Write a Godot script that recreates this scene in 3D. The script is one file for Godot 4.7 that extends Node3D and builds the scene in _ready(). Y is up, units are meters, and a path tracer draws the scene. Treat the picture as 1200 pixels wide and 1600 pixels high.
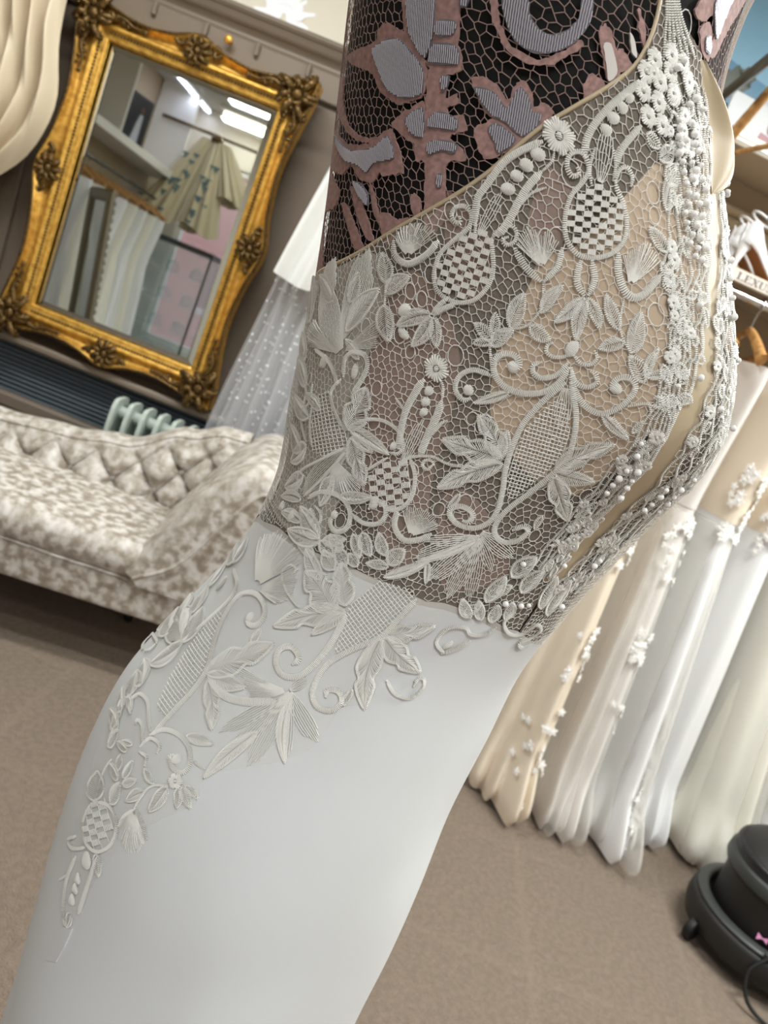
extends Node3D
# A bridal shop: a lace gown on a dress form close to the camera, a sofa, a gilt mirror and a veil behind it on one side,
# a rail of gowns under a shoe shelf and a vacuum cleaner on the other. Metres; lace patterns are given in millimetres on the dress surface
# (first number: round the dress from its side seam, second number: height above the floor).

const BODICE_LACE = [
	["fan",[-66.5,1423.6],[-75.7,1429.7,-71.2,1436.8,-62.8,1440.7,-54.7,1441.1,-49.5,1437.4]],
	["scroll",3.7,[-76,1428.7,-74.5,1422.1,-65.8,1420.5,-55.8,1427.6,-49.4,1436.3]],
	["scroll",2.3,[-39.6,1449.5,-38.8,1447.2,-42,1446.8,-43.5,1449.7,-41,1453.5,-36.6,1454.8,-33.6,1452.1,-34.9,1446.2,-40.9,1439.4,-47.6,1431.5,-50.4,1423.9,-50.4,1417,-46.4,1412.2,-38,1411.2,-29.3,1415.2,-23.3,1423.7,-21.5,1432.2,-22.5,1439,-23.6,1445.1]],
	["basket",[-0.74,-3.03,3.08,0.12],[-31.9,1448,-24.2,1444.9,-22.4,1431.9,-24.5,1423.5,-30.1,1416.5,-38.2,1412.6,-45.2,1414.2,-48.8,1418.1,-48.7,1424.4,-45,1432.9,-37.8,1441.6]],
	["scroll",1.9,[-23.6,1445.1,-19.6,1451,-14.7,1453.8,-12.2,1451.4,-13.3,1447.1,-17,1444.7,-18.3,1446.7,-15.8,1448.7]],
	["scroll",3.7,[-31.9,1448.5,-31.4,1459.1,-26.5,1467.6,-20,1477.6,-12.5,1485.2,-2.2,1493]],
	["scroll",1.3,[-31.5,1442.5,-31.4,1451.4,-29.8,1457.4]],
	["scroll",4,[-20.8,1447.2,-16.3,1455.2,-11.8,1465.6,-8.1,1472.7,-2.8,1480.3]],
	["scroll",1.2,[-2.8,1480.3,1.5,1486,2.6,1491.5]],
	["scroll",1.2,[-11.7,1463,-6.9,1470,0,1475.1]],
	["feather",5.7,[-29.8,1444.7,-19.4,1467.2]],
	["bud",[-17.1,1468.5],2.5,3.4,-67],
	["bud",[-13.3,1475.1],2.4,3,-67],
	["bud",[-9.2,1480.9],2.7,3,-67],
	["bud",[-4.4,1486.9],2.7,3.3,-67],
	["flower",[4.1,1497.2],7.4,8],
	["scroll",2.4,[12.6,1487.7,13.6,1485.5,10.3,1483.7,8.1,1487.5,9.5,1492.1,13.8,1494.6,16.8,1492.4,17.7,1488.1,15.2,1482.7,10.8,1475.7,8.9,1468.4,8.8,1461.7,10.7,1456.1,16,1452.6,23.2,1454.1,30.2,1458.5,35.7,1466,36.7,1474,34.7,1481.3,31.6,1485.4,29.8,1489.4]],
	["basket",[-0.10,-2.72,2.87,0.87],[21.4,1485.9,29.8,1484.6,33.2,1480.1,35.2,1473.4,34.2,1466.2,29.5,1459.7,23.1,1455.7,16.7,1454.6,12.1,1457.5,10.5,1462.3,10.7,1468.5,12.8,1475.7,17.5,1482.8]],
	["scroll",2.1,[30.1,1488.7,31.5,1494.3,35,1496.8,37.9,1493.8,37.5,1489.9]],
	["scroll",3.8,[15.6,1493.2,15.9,1500.2,19.5,1508.7,26.3,1518.5,38.2,1532.1]],
	["scroll",3.6,[29.6,1494.5,31.4,1502,35.4,1508.9,40.4,1516.1]],
	["feather",8.4,[23.1,1485.9,24.7,1508.4]],
	["scroll",1.5,[19.5,1483.1,18.2,1489.9,19.8,1498.7]],
	["scroll",1.5,[28.9,1489,29.5,1496.3,27,1503]],
	["bud",[30.5,1518.8],2.4,2.7,-67],
	["bud",[26.7,1513.2],2.4,3,-67],
	["bud",[23.9,1507.3],2.4,2.7,-67],
	["bud",[33.2,1523.9],2.1,2.7,-67],
	["fan",[0.7,1441],[-12.4,1446.9,-10.2,1453.2,-5.5,1456.8,-1.6,1454.7,2.5,1457.6,7.7,1454.4]],
	["scroll",3.4,[-12.5,1444.6,-6.7,1438.5,1.2,1434.9]],
	["scroll",3.1,[8.5,1452.5,7.1,1443.8,2,1435.3]],
	["scroll",0.9,[1.8,1434.9,2.6,1429.1,2.6,1423.2]],
	["scroll",3.4,[17.2,1450.3,16.5,1441.5,20.9,1436]],
	["scroll",3.4,[22.2,1452.3,24.3,1444.7,22.3,1436.6]],
	["leaf",5.1,0,[20.7,1435.1,9.5,1419.6]],
	["leaf",6.1,0,[21.4,1434.8,20.5,1415.3]],
	["leaf",5.3,0,[22.7,1435.9,29.8,1424.6]],
	["bud",[19.6,1411],2.6,4.5,-22],
	["scroll",1.9,[18.9,1407.2,12.8,1404.1,8.6,1404.9,8.3,1407.9,10.3,1410.2]],
	["scroll",1.9,[21.1,1408.2,25.1,1406.1,29.1,1407.2,31.2,1411.2,29.7,1414]],
	["scroll",2.6,[19.2,1404.2,15.8,1396.7,10.1,1392.4,5.3,1392.6,4,1396.6,8.2,1400]],
	["scroll",2.6,[21.2,1402.2,24.4,1396.8,30,1396.3,33.7,1400.2,32.2,1403.8,29.7,1404.3]],
	["scroll",3.3,[20.1,1401.7,17,1392.3,11.4,1385.6,2.1,1381.3,-6.7,1381.3,-12.8,1385.4,-14.3,1391.4,-10.6,1396.4,-5.1,1397.4,-2.4,1394,-4.5,1389.8]],
	["bud",[-4.8,1392],2.9,2.9,-22],
	["leaf",4.1,0,[-3.7,1379.1,-17.8,1367.4]],
	["scroll",2.7,[-14.1,1383.9,-23.2,1383.1,-29.1,1377.3,-29.2,1370.3,-23.7,1366.6,-19.6,1369.5]],
	["bud",[-22.7,1372.4],2.7,2.7,-22],
	["scroll",3.2,[21.6,1400.8,25.1,1393.2,31.3,1387.9,39.1,1386.6,44.7,1390.9,48.9,1398.3,50.3,1405.1,47.3,1408.2,42.7,1406.5,40.3,1401.9,40.8,1398.9]],
	["bud",[42.3,1401.1],2.9,2.6,-22],
	["leaf",4.7,0,[40.6,1386.6,55.8,1380]],
	["scroll",3.2,[20.2,1394.3,12.9,1381.1,8.5,1367,9,1352.7,11.9,1340.1,16,1329.6,19.1,1317.9,18.2,1309.2,12.3,1303,3.2,1301.7,-3.3,1304.7,-4,1308.9,0.6,1312.2,7.3,1310.9,8.3,1305.5,4.1,1304.6]],
	["scroll",3.2,[22.6,1395.4,28.7,1383.9,33.1,1371.5,35.9,1357.9,33.9,1347,29.6,1333.3,24.7,1321.9,22.3,1312.5,24,1304.7,31.1,1301.3,38.5,1304.3,41.3,1311.5,37.3,1314,32.4,1309.2]],
	["lattice",[0.77,-3.42,3.13,0.30],[20.8,1388,27.1,1381.4,31.3,1370.6,33.4,1357.5,30.5,1345.5,26.2,1332.7,21.9,1324.1,16.3,1333.8,11.4,1347.9,9.8,1363.9,14.5,1378.3]],
	["feather",8.8,[21.4,1392.2,24.8,1372.1]],
	["leaf",11,1,[7.1,1345.9,-13.4,1362.4]],
	["leaf",5.7,0,[6.3,1346.8,2.8,1360.7]],
	["leaf",12.7,1,[6.3,1346,-24.8,1342.8]],
	["leaf",11.7,1,[8.6,1343,-15.9,1316.6]],
	["scroll",1.4,[7.4,1344.5,-3.2,1335.7,-15.9,1331.5,-25.8,1331.7,-32.4,1328.6]],
	["leaf",3.2,0,[-3.7,1318.1,-6.3,1308.7]],
	["leaf",10.9,1,[34,1350.4,51.4,1374.9]],
	["leaf",8.2,0,[35,1349.2,55,1352.2]],
	["leaf",10.5,1,[35.4,1346.8,58.3,1325.8]],
	["leaf",3.6,0,[43.5,1323.2,43.9,1314.6]],
	["feather",7.9,[17.9,1298.9,-10.9,1284.4]],
	["feather",12,[17.9,1298.9,-11.1,1272.2]],
	["feather",13.7,[17.9,1298.9,3.2,1263]],
	["feather",12.6,[17.9,1298.9,19.3,1256.2]],
	["feather",9.8,[17.9,1298.9,31.9,1260.2]],
	["feather",7.8,[17.9,1298.9,35.4,1281.9]],
	["feather",10.9,[17.1,1302,42.7,1293.7]],
	["leaf",4.8,0,[17.6,1297.9,-8.5,1271.2]],
	["fan",[-18.8,1283.8],[-28.5,1296.1,-25.6,1300.8,-18.4,1302.8,-10.6,1301,-5.8,1294]],
	["scroll",3.6,[-31.7,1295.8,-30,1286.2,-21.4,1280.4,-12.9,1284.4,-7.6,1291]],
	["basket",[1.83,-3.19,3.39,2.05],[-55.8,1306.3,-49.3,1317.3,-37.4,1322.8,-29.6,1311.1,-28.4,1302.7,-35.2,1294.2,-44.2,1292.8,-54.4,1297.1]],
	["scroll",2.5,[-37.1,1325.7,-30.8,1318.6,-27.5,1308,-29,1299.2,-34.9,1293.5,-42,1293.8]],
	["scroll",1.8,[-58.8,1307.8,-48.9,1320.7]],
	["scroll",1.8,[-41,1315.9,-38.3,1324.8,-29.8,1330.6]],
	["scroll",4.2,[-45.3,1327.9,-48,1337.7,-49.8,1349.2,-48.3,1361.1,-46.3,1368.4]],
	["scroll",1.4,[-57.7,1352.6,-51.1,1348.6,-48.1,1341.5]],
	["scroll",4.4,[-32.6,1329,-33.1,1341.3,-32.9,1352.9,-33.6,1361.9]],
	["scroll",1.4,[-33.6,1361.9,-35.3,1368.4,-37.9,1371.9]],
	["scroll",1.7,[-30.9,1343.1,-29.5,1349.9,-26.6,1353.5]],
	["feather",7.9,[-39.4,1321.8,-39,1349.5]],
	["bud",[-41.7,1363.9],2.4,2.7,-22],
	["bud",[-41.3,1357.8],2.4,2.7,-22],
	["bud",[-40.2,1352.3],2.1,2.7,-22],
	["flower",[-41.5,1376.4],7.1,6],
	["scroll",1.7,[-23.8,1327.4,-25.3,1323.9,-28.8,1324.7,-28.7,1328,-25.5,1329.4,-23.2,1327.7]],
	["lattice",[2.59,-2.97,5.18,2.73],[-118.3,1329.7,-106.7,1339.9,-94.3,1330.9,-81.5,1323.2,-77.6,1316.8,-82.2,1309.2,-93.1,1301.5,-107,1301,-114,1315.7]],
	["scroll",3.2,[-96.4,1350.5,-99.2,1359.5,-93.9,1366.1,-85.3,1367.1,-81.2,1361.2,-83.3,1350.7,-86.2,1344.2]],
	["bud",[-89.3,1356.1],2.5,4.3,8],
	["scroll",2.2,[-97.9,1348.5,-103,1338.1,-92.5,1328.4,-80.7,1322.7]],
	["scroll",1.9,[-118,1330.6,-116.5,1316.9,-108.1,1303.5]],
	["feather",16.7,[-76.2,1313.4,-103.6,1272.6]],
	["scroll",1.9,[-76.3,1312.5,-88.2,1290.6,-100.9,1272.4]],
	["scroll",2,[-78.3,1313.3,-95.4,1298.9,-114.1,1283.2,-110.9,1272.2]],
	["leaf",18,1,[-80.4,1324.4,-77.4,1350.7]],
	["scroll",2.1,[-80.1,1326.1,-71.8,1333.6,-60.9,1338.2,-50.2,1337.1,-43.5,1331.1,-44.2,1325.2,-49,1323.8]],
	["leaf",7.6,0,[-79.4,1325.6,-49.3,1322.5]],
	["bud",[-48.3,1328.1],2.1,2.8,-22],
	["leaf",12.7,1,[-76.1,1320.6,-56.9,1299.7]],
	["leaf",5.5,0,[-75.5,1321.7,-59,1319.3]],
	["fan",[-82.4,1304.3],[-83.5,1284.7,-75.1,1285.1,-66.2,1287.5,-58.6,1293.5,-55.5,1299.9]],
	["scroll",3.3,[-95.7,1273.3,-86,1281.9,-73.6,1285.7,-64.1,1284.2,-58.3,1278.5,-57.6,1270.1,-63.6,1265.3,-70.2,1267.9,-69.8,1273.4]],
	["bud",[-69.5,1273.9],2.6,3,-22],
	["leaf",6.8,0,[-70.1,1286.5,-49,1295.5]],
	["scroll",2.9,[-57,1280,-48,1278.7,-39.6,1282.4,-37.3,1289,-40.6,1294.5,-46.6,1294.2,-48.5,1287.8]],
	["bud",[-46.9,1292.8],2.9,4,8],
	["leaf",8.2,0,[-46.2,1273.1,-34.7,1262.6]],
	["leaf",7.1,0,[-26.7,1267,-36.6,1277.8]],
	["leaf",6.7,0,[-51.1,1269.4,-40.2,1258.4]],
	["leaf",5.6,0,[-22,1261.3,-35,1257.5]],
	["leaf",9.4,0,[-22,1263,-18.2,1275.4]],
	["leaf",6.1,0,[-20.8,1254.6,-1.5,1275.2]],
	["leaf",3.3,0,[-2.5,1273.9,3,1261.1]],
	["leaf",11.4,0,[-70.8,1254.5,-102.4,1247.4]],
	["leaf",8.4,0,[-70.8,1254.5,-56.7,1250.8]],
	["leaf",7.3,0,[-69,1255.4,-54.6,1264.5]],
	["leaf",12.5,0,[-73.1,1256.1,-100.1,1265.1]],
	["scroll",2.3,[-91.6,1262.6,-89.4,1268.1,-84.5,1265,-86.4,1259.6]],
	["scroll",1.9,[-87.3,1271.7,-81,1270.3,-77.8,1265.1,-80.7,1261.5]],
	["leaf",9.3,0,[-51.3,1244.3,-65.3,1250.9]],
	["leaf",8.4,0,[-45.6,1249.7,-58,1257]],
	["leaf",6.4,0,[-39,1253.1,-48,1257.6]],
	["bud",[-106.2,1256],4,4.8,-22],
	["bud",[-123.9,1256],3.3,3.7,-22],
	["feather",25.7,[-105.6,1362.7,-140.1,1392.8]],
	["feather",20.9,[-107,1370.9,-92.9,1422.2]],
	["leaf",10.5,0,[-104.1,1375,-83.3,1403.3]],
	["fan",[-103.3,1363.4],[-81.3,1388,-78.1,1382.3,-78.2,1372.8]],
	["fan",[-106.1,1361.1],[-145,1355.8,-157.7,1364.9,-144.1,1373.3]],
	["feather",19.9,[-138.4,1380.4,-125.6,1411.2]],
	["leaf",10.1,0,[-79.4,1407.6,-82.9,1421.2]],
	["leaf",7.4,0,[-78.6,1402.7,-64.4,1415]],
	["leaf",11.3,0,[-78.4,1396.2,-71.7,1379.6]],
	["bud",[-65.2,1397.8],3,4.4,-52],
	["scroll",1.4,[-81.8,1419.6,-78.9,1407.7,-78.3,1395.6]],
	["leaf",7.2,0,[-50.5,1400.9,-68.4,1388.9]],
	["leaf",7.1,0,[-49.5,1399.6,-57.6,1382]],
	["leaf",6.4,0,[-48.2,1400.1,-44.1,1386.4]],
	["scroll",3,[-37.3,1410.8,-44.1,1405.6,-49,1400.5]],
	["scroll",2.6,[-42.2,1411.9,-46.9,1405.9,-49.8,1401.1]],
	["bud",[-63.8,1386.5],3.8,2.4,-22],
	["bud",[-118.7,1352.7],3.8,4.6,-22],
	["scroll",3,[-132.9,1356.5,-116,1355.1,-105.8,1350.4,-99.5,1344]],
	["scroll",2,[-150.6,1354.8,-150.6,1340.4,-131,1330.8,-129.6,1314.8,-114.9,1303.1]],
	["scroll",2,[-124.4,1336.8,-123,1325,-131.8,1318.3]],
	["leaf",11.2,0,[-132.9,1333.6,-166.9,1343.8]],
	["leaf",10,0,[-118.6,1317.4,-151.9,1323]],
	["leaf",11.8,0,[-114.2,1301.7,-130.9,1285]],
	["leaf",11.2,0,[-108.6,1283.6,-129.4,1267.9]],
	["leaf",12.2,0,[-119.1,1295.8,-143.3,1305]],
	["leaf",19.4,0,[-154,1369.4,-171.9,1395.4]],
	["leaf",12.4,0,[-144.2,1347.9,-180.4,1359]],
	["leaf",7.4,0,[-103.1,1269.2,-130.2,1260.6]],
	["leaf",7.3,0,[-9.9,1409.2,-6.1,1426.9]],
	["scroll",1,[-16.5,1404.8,-9.3,1408.9,-2,1413.9,3.1,1424]],
	["leaf",4.9,0,[2.8,1421.5,10.7,1436.9]],
	["leaf",6.4,0,[-1.3,1413.5,9.2,1411]],
	["leaf",5.8,0,[-17.9,1400.5,-27.2,1405]],
	["leaf",4.6,0,[-17.8,1403.7,-17.9,1413.5]],
	["leaf",6,0,[-17.3,1397.6,-8.7,1409.1]],
	["leaf",3.5,0,[-18.2,1398.8,-26.1,1395.4]],
	["scroll",1,[-18.8,1400.2,-15.5,1388]],
	["scroll",3.8,[33.7,1459.9,34.8,1451.2,39.5,1444.5,45.9,1446,54.9,1459.2]],
	["fan",[40,1448.1],[35.8,1460.5,41.6,1466.1,48.2,1469.9,54,1463.9]],
	["leaf",6,0,[38.1,1427.5,30.2,1440.7]],
	["scroll",0.9,[38.3,1442.3,38.5,1428.8,44.7,1419.4]],
	["leaf",7.2,0,[45.3,1419.7,46.5,1439.2]],
	["leaf",5.1,0,[41.2,1423.1,31.1,1415.8]],
	["leaf",7.6,0,[53.2,1408.9,44.7,1418.2]],
	["leaf",3.7,0,[53.3,1411.4,56.6,1426.3]],
	["leaf",3.5,0,[53.7,1411.9,62.7,1418.6]],
	["scroll",1.3,[49.8,1395.3,57.6,1399.9,60.2,1394.3]],
	["leaf",2.9,0,[56.1,1383.9,57.7,1391.1]],
	["flower",[40.4,1537],4.4,6],
	["flower",[48.4,1536.9],4.5,6],
	["flower",[39.9,1529.4],4.4,6],
	["flower",[48.5,1528.9],4.5,6],
	["flower",[43.4,1521],4.5,6],
	["flower",[51.5,1521],4.6,6],
	["flower",[53.8,1543.5],4.5,6],
	["flower",[57.5,1536.1],4.6,6],
	["flower",[44.3,1543.9],4.4,6],
	["flower",[53.4,1550.1],4.5,6],
	["flower",[61.6,1550.4],4.5,6],
	["flower",[66.9,1545.7],4.6,6],
	["leaf",6.6,1,[51.2,1506.8,62.7,1518.4]],
	["leaf",9.7,0,[55.1,1505.3,62.9,1501]],
	["leaf",5.5,0,[43.3,1513.8,50.8,1511.4]],
	["leaf",7,0,[56.3,1487.4,61.5,1508]],
	["leaf",6.8,0,[57.4,1470,47.5,1476.8]],
	["scroll",1.2,[44.3,1570.2,47.3,1560.8,49.3,1545.6]],
	["scroll",1.2,[45.4,1570.8,49,1561.7,53.1,1547.5]],
	["scroll",1.2,[46.5,1571.4,50.7,1562.6,57,1549.4]],
	["scroll",1.2,[47.6,1572.1,52.5,1563.6,61.3,1551.6]],
	["scroll",1.2,[48.7,1572.7,54.3,1564.6,65.9,1553.9]],
	["scroll",1.2,[49.9,1573.4,56.2,1565.6,71,1556.4]],
	["scroll",2.3,[40.1,1223,31.5,1227.4,30.1,1234.8,33.3,1240.6,41.9,1242.6,47.8,1239.2,57.1,1240.6,61.9,1247.5]],
	["scroll",3,[38.8,1222.2,45.5,1227.3,51,1235.5]],
	["bud",[38.9,1228.6],2.3,3.4,-22],
	["scroll",2.4,[64.5,1258.7,65.5,1251,75.9,1244.3,88.5,1244.5,95.3,1252.4,107.4,1247.8,103.7,1241.7,93,1237.8,101.3,1233.3,111,1236.3]],
	["leaf",6.4,0,[40.1,1249.9,27.6,1260.1]],
	["leaf",5.9,0,[47.7,1250.4,37.9,1262]],
	["leaf",8.1,0,[56.5,1250.4,51.6,1262.4]],
	["leaf",7.5,0,[65.2,1253.9,59.6,1266.5]],
	["leaf",10.4,0,[43,1262.6,44.5,1281.5]],
	["leaf",12.1,0,[48.3,1282.6,55.4,1298.4]],
	["leaf",11.4,0,[61.5,1274.1,66.1,1291.7]],
	["leaf",11,0,[87,1265.3,78.9,1289.3]],
	["leaf",13.3,0,[99.2,1260.6,93.4,1288.5]],
	["leaf",7.1,0,[35.3,1250.9,41.2,1259.7]],
	["leaf",7.1,0,[45,1270.1,52.3,1276.7]],
	["leaf",10.3,0,[-122.2,1387.1,-148.2,1397.7]],
	["leaf",9.5,0,[-105.8,1390.8,-100.5,1407.2]],
	["leaf",6.1,0,[-88.7,1363.7,-102.4,1370.4]],
	["leaf",6.5,0,[-108.1,1325.9,-129.8,1329.1]],
	["leaf",10.6,0,[-80.4,1294,-83,1273.7]],
	["leaf",7.5,0,[-93.9,1257.4,-119.9,1252.9]],
	["leaf",7.6,0,[-52.9,1257.3,-66.5,1261.7]],
	["leaf",6.7,0,[-69.4,1244.1,-86.8,1244.5]]]
const SKIRT_LACE = [
	["lattice",[1.27,3.50,-3.88,1.90],[-29.9,1229.3,-22.7,1251.8,0.7,1255.6,1.3,1248.9,-0.1,1234.6,-2.2,1221.2,-12.4,1206.4,-20.4,1196.7,-23.4,1209.3,-28,1223.7]],
	["scroll",3.4,[3.3,1249.8,0.9,1233.1,-1.5,1220,-11.7,1205.3,-18.9,1192.4,-19.7,1180.9,-16.9,1170.9,-9.6,1165.1,-1.4,1166.1,1.4,1173.1,-4,1178.4,-10.1,1176.5,-8.4,1171.9]],
	["scroll",3.9,[-27.9,1222.8,-26,1210.4,-25.3,1198.4,-26.4,1186.6,-30.3,1176.3,-39.3,1172.1,-48.3,1176.2,-51.5,1183.8,-45.6,1189.1,-37.1,1185.5,-38.5,1180]],
	["leaf",12,1,[-1.2,1221.6,23,1238.2]],
	["leaf",13.1,1,[0.4,1220.4,33.8,1206.8]],
	["leaf",13.7,1,[-1.1,1218.8,15.7,1174.6]],
	["scroll",2.3,[18.1,1195.4,27.2,1189.1,38.1,1188.7,42.3,1196.6,39.4,1202.5,35.7,1202.5,35.6,1196.9]],
	["leaf",4,0,[2.7,1182.7,3.6,1171.8]],
	["leaf",14.7,1,[-30.2,1224.9,-65.1,1193.6]],
	["leaf",8.8,0,[-29.2,1224,-39.1,1202.3]],
	["leaf",14.6,1,[-31.7,1228.4,-49,1250.2]],
	["leaf",21.1,1,[-36.3,1221.1,-68.6,1233.5]],
	["leaf",9.7,0,[-56.3,1234.5,-78,1245.2]],
	["scroll",1.6,[-57.9,1211.9,-74.4,1216.2,-85.4,1222.9,-83.6,1230.3,-76.2,1230.9,-77.5,1226.2]],
	["fan",[-100.1,1203.8],[-132.8,1226.6,-120.7,1238,-101.6,1243,-86.6,1241.7,-75.8,1235.9]],
	["fan",[-96.3,1203.9],[-76.2,1233.3,-70.2,1223.4,-68.7,1211.5,-74.5,1204.8]],
	["lattice",[1.35,4.12,-6.35,-0.22],[-119.9,1174.8,-107.3,1176.9,-100.7,1161,-87.2,1145.3,-85.1,1126.2,-85.3,1108.5,-97.1,1106.3,-109.1,1123.1,-116.7,1144]],
	["scroll",3.7,[-86.6,1184.2,-79.1,1185.2,-75.9,1191.6,-80.7,1198.7,-92.8,1201.3,-103.5,1197.3,-110.2,1189.4,-108.3,1177.4,-102.8,1167.1,-92.6,1155,-85.3,1144.6,-83.3,1130.6,-83.5,1115.1,-83.2,1096.8]],
	["bud",[-86.3,1187.9],3.2,3.2,-22],
	["scroll",3.4,[-141.4,1197.2,-122,1195.6,-115.9,1186.2,-118.6,1171.2,-124,1151.4,-128.1,1137.5]],
	["bud",[-143.2,1184.1],3.1,5.7,8],
	["leaf",26.6,1,[-128.9,1141.4,-199.7,1146]],
	["leaf",22.8,0,[-124.4,1142.8,-139.1,1164.7]],
	["leaf",15.5,0,[-125.1,1141.7,-139.4,1113.1]],
	["scroll",2.3,[-175.7,1101.9,-197.4,1096.5,-201.9,1102.5,-164.4,1118.2,-160.7,1113,-168.8,1105.1]],
	["leaf",13.9,0,[-161.8,1172.5,-168,1188.6]],
	["leaf",13,0,[-153,1197.4,-192.9,1200]],
	["leaf",17.4,0,[-150.2,1198.6,-156.2,1216.9]],
	["leaf",17.7,0,[-147,1155.6,-165.1,1169.7]],
	["leaf",18.4,0,[-155.9,1131.1,-203.1,1129.5]],
	["leaf",14.8,0,[-127.6,1102,-154.2,1107.4]],
	["leaf",17.5,0,[-129.5,1090.1,-149,1100.1]],
	["leaf",9.2,0,[-115.7,1073.7,-143.7,1068.7]],
	["leaf",12,0,[-125.5,1080.9,-148.4,1084.8]],
	["leaf",11.5,0,[-120.5,1068.5,-136.2,1083.6]],
	["leaf",5.4,0,[-116,1089.8,-134.2,1089.2]],
	["leaf",11.2,0,[-114.1,1061.2,-113.4,1074.5]],
	["leaf",12.9,0,[-181.4,1118.8,-201.9,1123.5]],
	["leaf",18.5,1,[-84.9,1144.8,-57.4,1184.6]],
	["leaf",10.8,0,[-82.5,1144.9,-54.5,1153.5]],
	["scroll",5.1,[-77.5,1143.9,-62.5,1142.4,-47.6,1147.5,-33.1,1157.2]],
	["leaf",10.8,1,[-78.8,1142,-53.7,1122.5]],
	["leaf",5.2,0,[-70.8,1176,-71.8,1187.2]],
	["feather",9.9,[-28.7,1165.2,-49.1,1123.8]],
	["feather",10.4,[-28.7,1165.2,-38.9,1098.5]],
	["feather",11.5,[-28.7,1165.2,-22.2,1115.1]],
	["feather",9.3,[-28.7,1165.2,-6.5,1126.6]],
	["feather",10.5,[-28.7,1165.2,3.4,1145.6]],
	["leaf",8.6,0,[-31.1,1135.9,-38.7,1098.2]],
	["leaf",6.4,0,[-26.8,1162.5,-6.6,1127.4]],
	["fan",[-29.2,1165.8],[-65.9,1161.5,-62.5,1156.9,-53.8,1153.9,-44.7,1148.3]],
	["feather",7.6,[-29.7,1166.5,-24.6,1177.5]],
	["scroll",3.1,[-84.9,1094.4,-79.2,1103.2,-68.2,1107.9,-57.5,1106.4,-50.3,1100,-50.6,1093.2,-57.3,1091.8,-62.9,1094.5,-61.9,1098.2]],
	["bud",[-58.8,1096.8],2.8,3.2,-22],
	["leaf",6.6,0,[-63.6,1110.5,-47.2,1116.2]],
	["scroll",1.6,[-50,1102.5,-41.4,1102.2]],
	["scroll",2.4,[-85.5,1084.7,-83.2,1093.2,-74.1,1095.7,-71.5,1090.5]],
	["scroll",2.4,[-83.4,1082.5,-76.3,1084.5,-73.5,1080]],
	["scroll",2.5,[-86.2,1087.2,-95.3,1093,-103.4,1091.5,-100.3,1086.7]],
	["scroll",2.9,[-113.7,1088.4,-124.6,1090.6,-121.3,1099.5,-108.8,1103.4,-97.9,1100.3,-86.3,1095.3]],
	["leaf",4.7,0,[-72.2,1078.7,-61,1077]],
	["scroll",1.6,[-53.2,1081.9,-60.7,1075.8,-63.6,1068.2,-64,1056.6]],
	["flower",[-50.7,1087.1],4.7,6],
	["leaf",5.1,0,[-47,1084.4,-41.1,1075.2]],
	["leaf",5.7,0,[-45.5,1086.9,-34.7,1079.9]],
	["leaf",4.1,0,[-44.4,1088.7,-34.4,1086.8]],
	["leaf",7.8,0,[-52.8,1081.3,-54.3,1062.5]],
	["leaf",6.4,0,[-63.7,1069.1,-71.6,1055.2]],
	["fan",[-63.2,1056.3],[-69.4,1039.5,-61.8,1033.1,-53,1033.6,-48.5,1040.4,-48.1,1048.9]],
	["scroll",3.2,[-62.9,1056.7,-55.2,1053.9,-47.1,1048]],
	["scroll",2.4,[-63.6,1056,-67.8,1047.6,-68.6,1039.3]],
	["leaf",24.3,0,[-98.3,1030.9,-109.8,1044]],
	["scroll",1.7,[-97.1,1030,-103.5,1048.6,-102.4,1060.9]],
	["leaf",6.3,0,[-86.5,1057.9,-101.4,1057.7]],
	["leaf",5.9,0,[-83.8,1062.3,-83.9,1075]],
	["leaf",5.2,0,[-81.1,1059.7,-72.7,1069.6]],
	["leaf",9.9,0,[-82.9,1043.4,-83.5,1058.6]],
	["leaf",6.9,0,[-90.8,1061.5,-96.6,1069.1]],
	["leaf",5,0,[-93.2,1074.6,-107.2,1070.3]],
	["leaf",3.5,0,[-92.2,1080.5,-103.3,1074.6]],
	["basket",[3.73,-1.12,4.06,5.42],[-99,1028.2,-89.3,1039.9,-77.7,1041.4,-70,1036.5,-69.3,1025.6,-75.7,1014.8,-88.1,1009.1,-97.5,1014]],
	["scroll",2.5,[-94.1,1033.9,-81.4,1041.8,-70.2,1038.7,-67.8,1026.5,-74.8,1013.6,-87.1,1008.1,-99.1,1012.9,-99.6,1027.5]],
	["scroll",2.6,[-86.2,1004.9,-98.2,992.1,-106.6,990.7,-98.5,1001.4]],
	["scroll",3.8,[-91.1,992.4,-90.5,972.8,-81.7,956.3,-73.9,953.9]],
	["scroll",3.7,[-73.2,1010.3,-71.6,992.8,-69.6,969.4]],
	["bud",[-81.3,985.2],3.3,3.3,-22],
	["bud",[-80.1,978.3],3.3,3.3,-22],
	["bud",[-79.1,970.4],3.3,3.8,-22],
	["leaf",8.3,0,[-74.9,1011.6,-65.8,1003.5]],
	["bud",[-80.5,1000.6],5,5.4,-22],
	["scroll",1.7,[-98.2,965.2,-90.9,978.8]],
	["leaf",6.3,0,[-75.8,963.2,-73.9,953.9]]]
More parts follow.
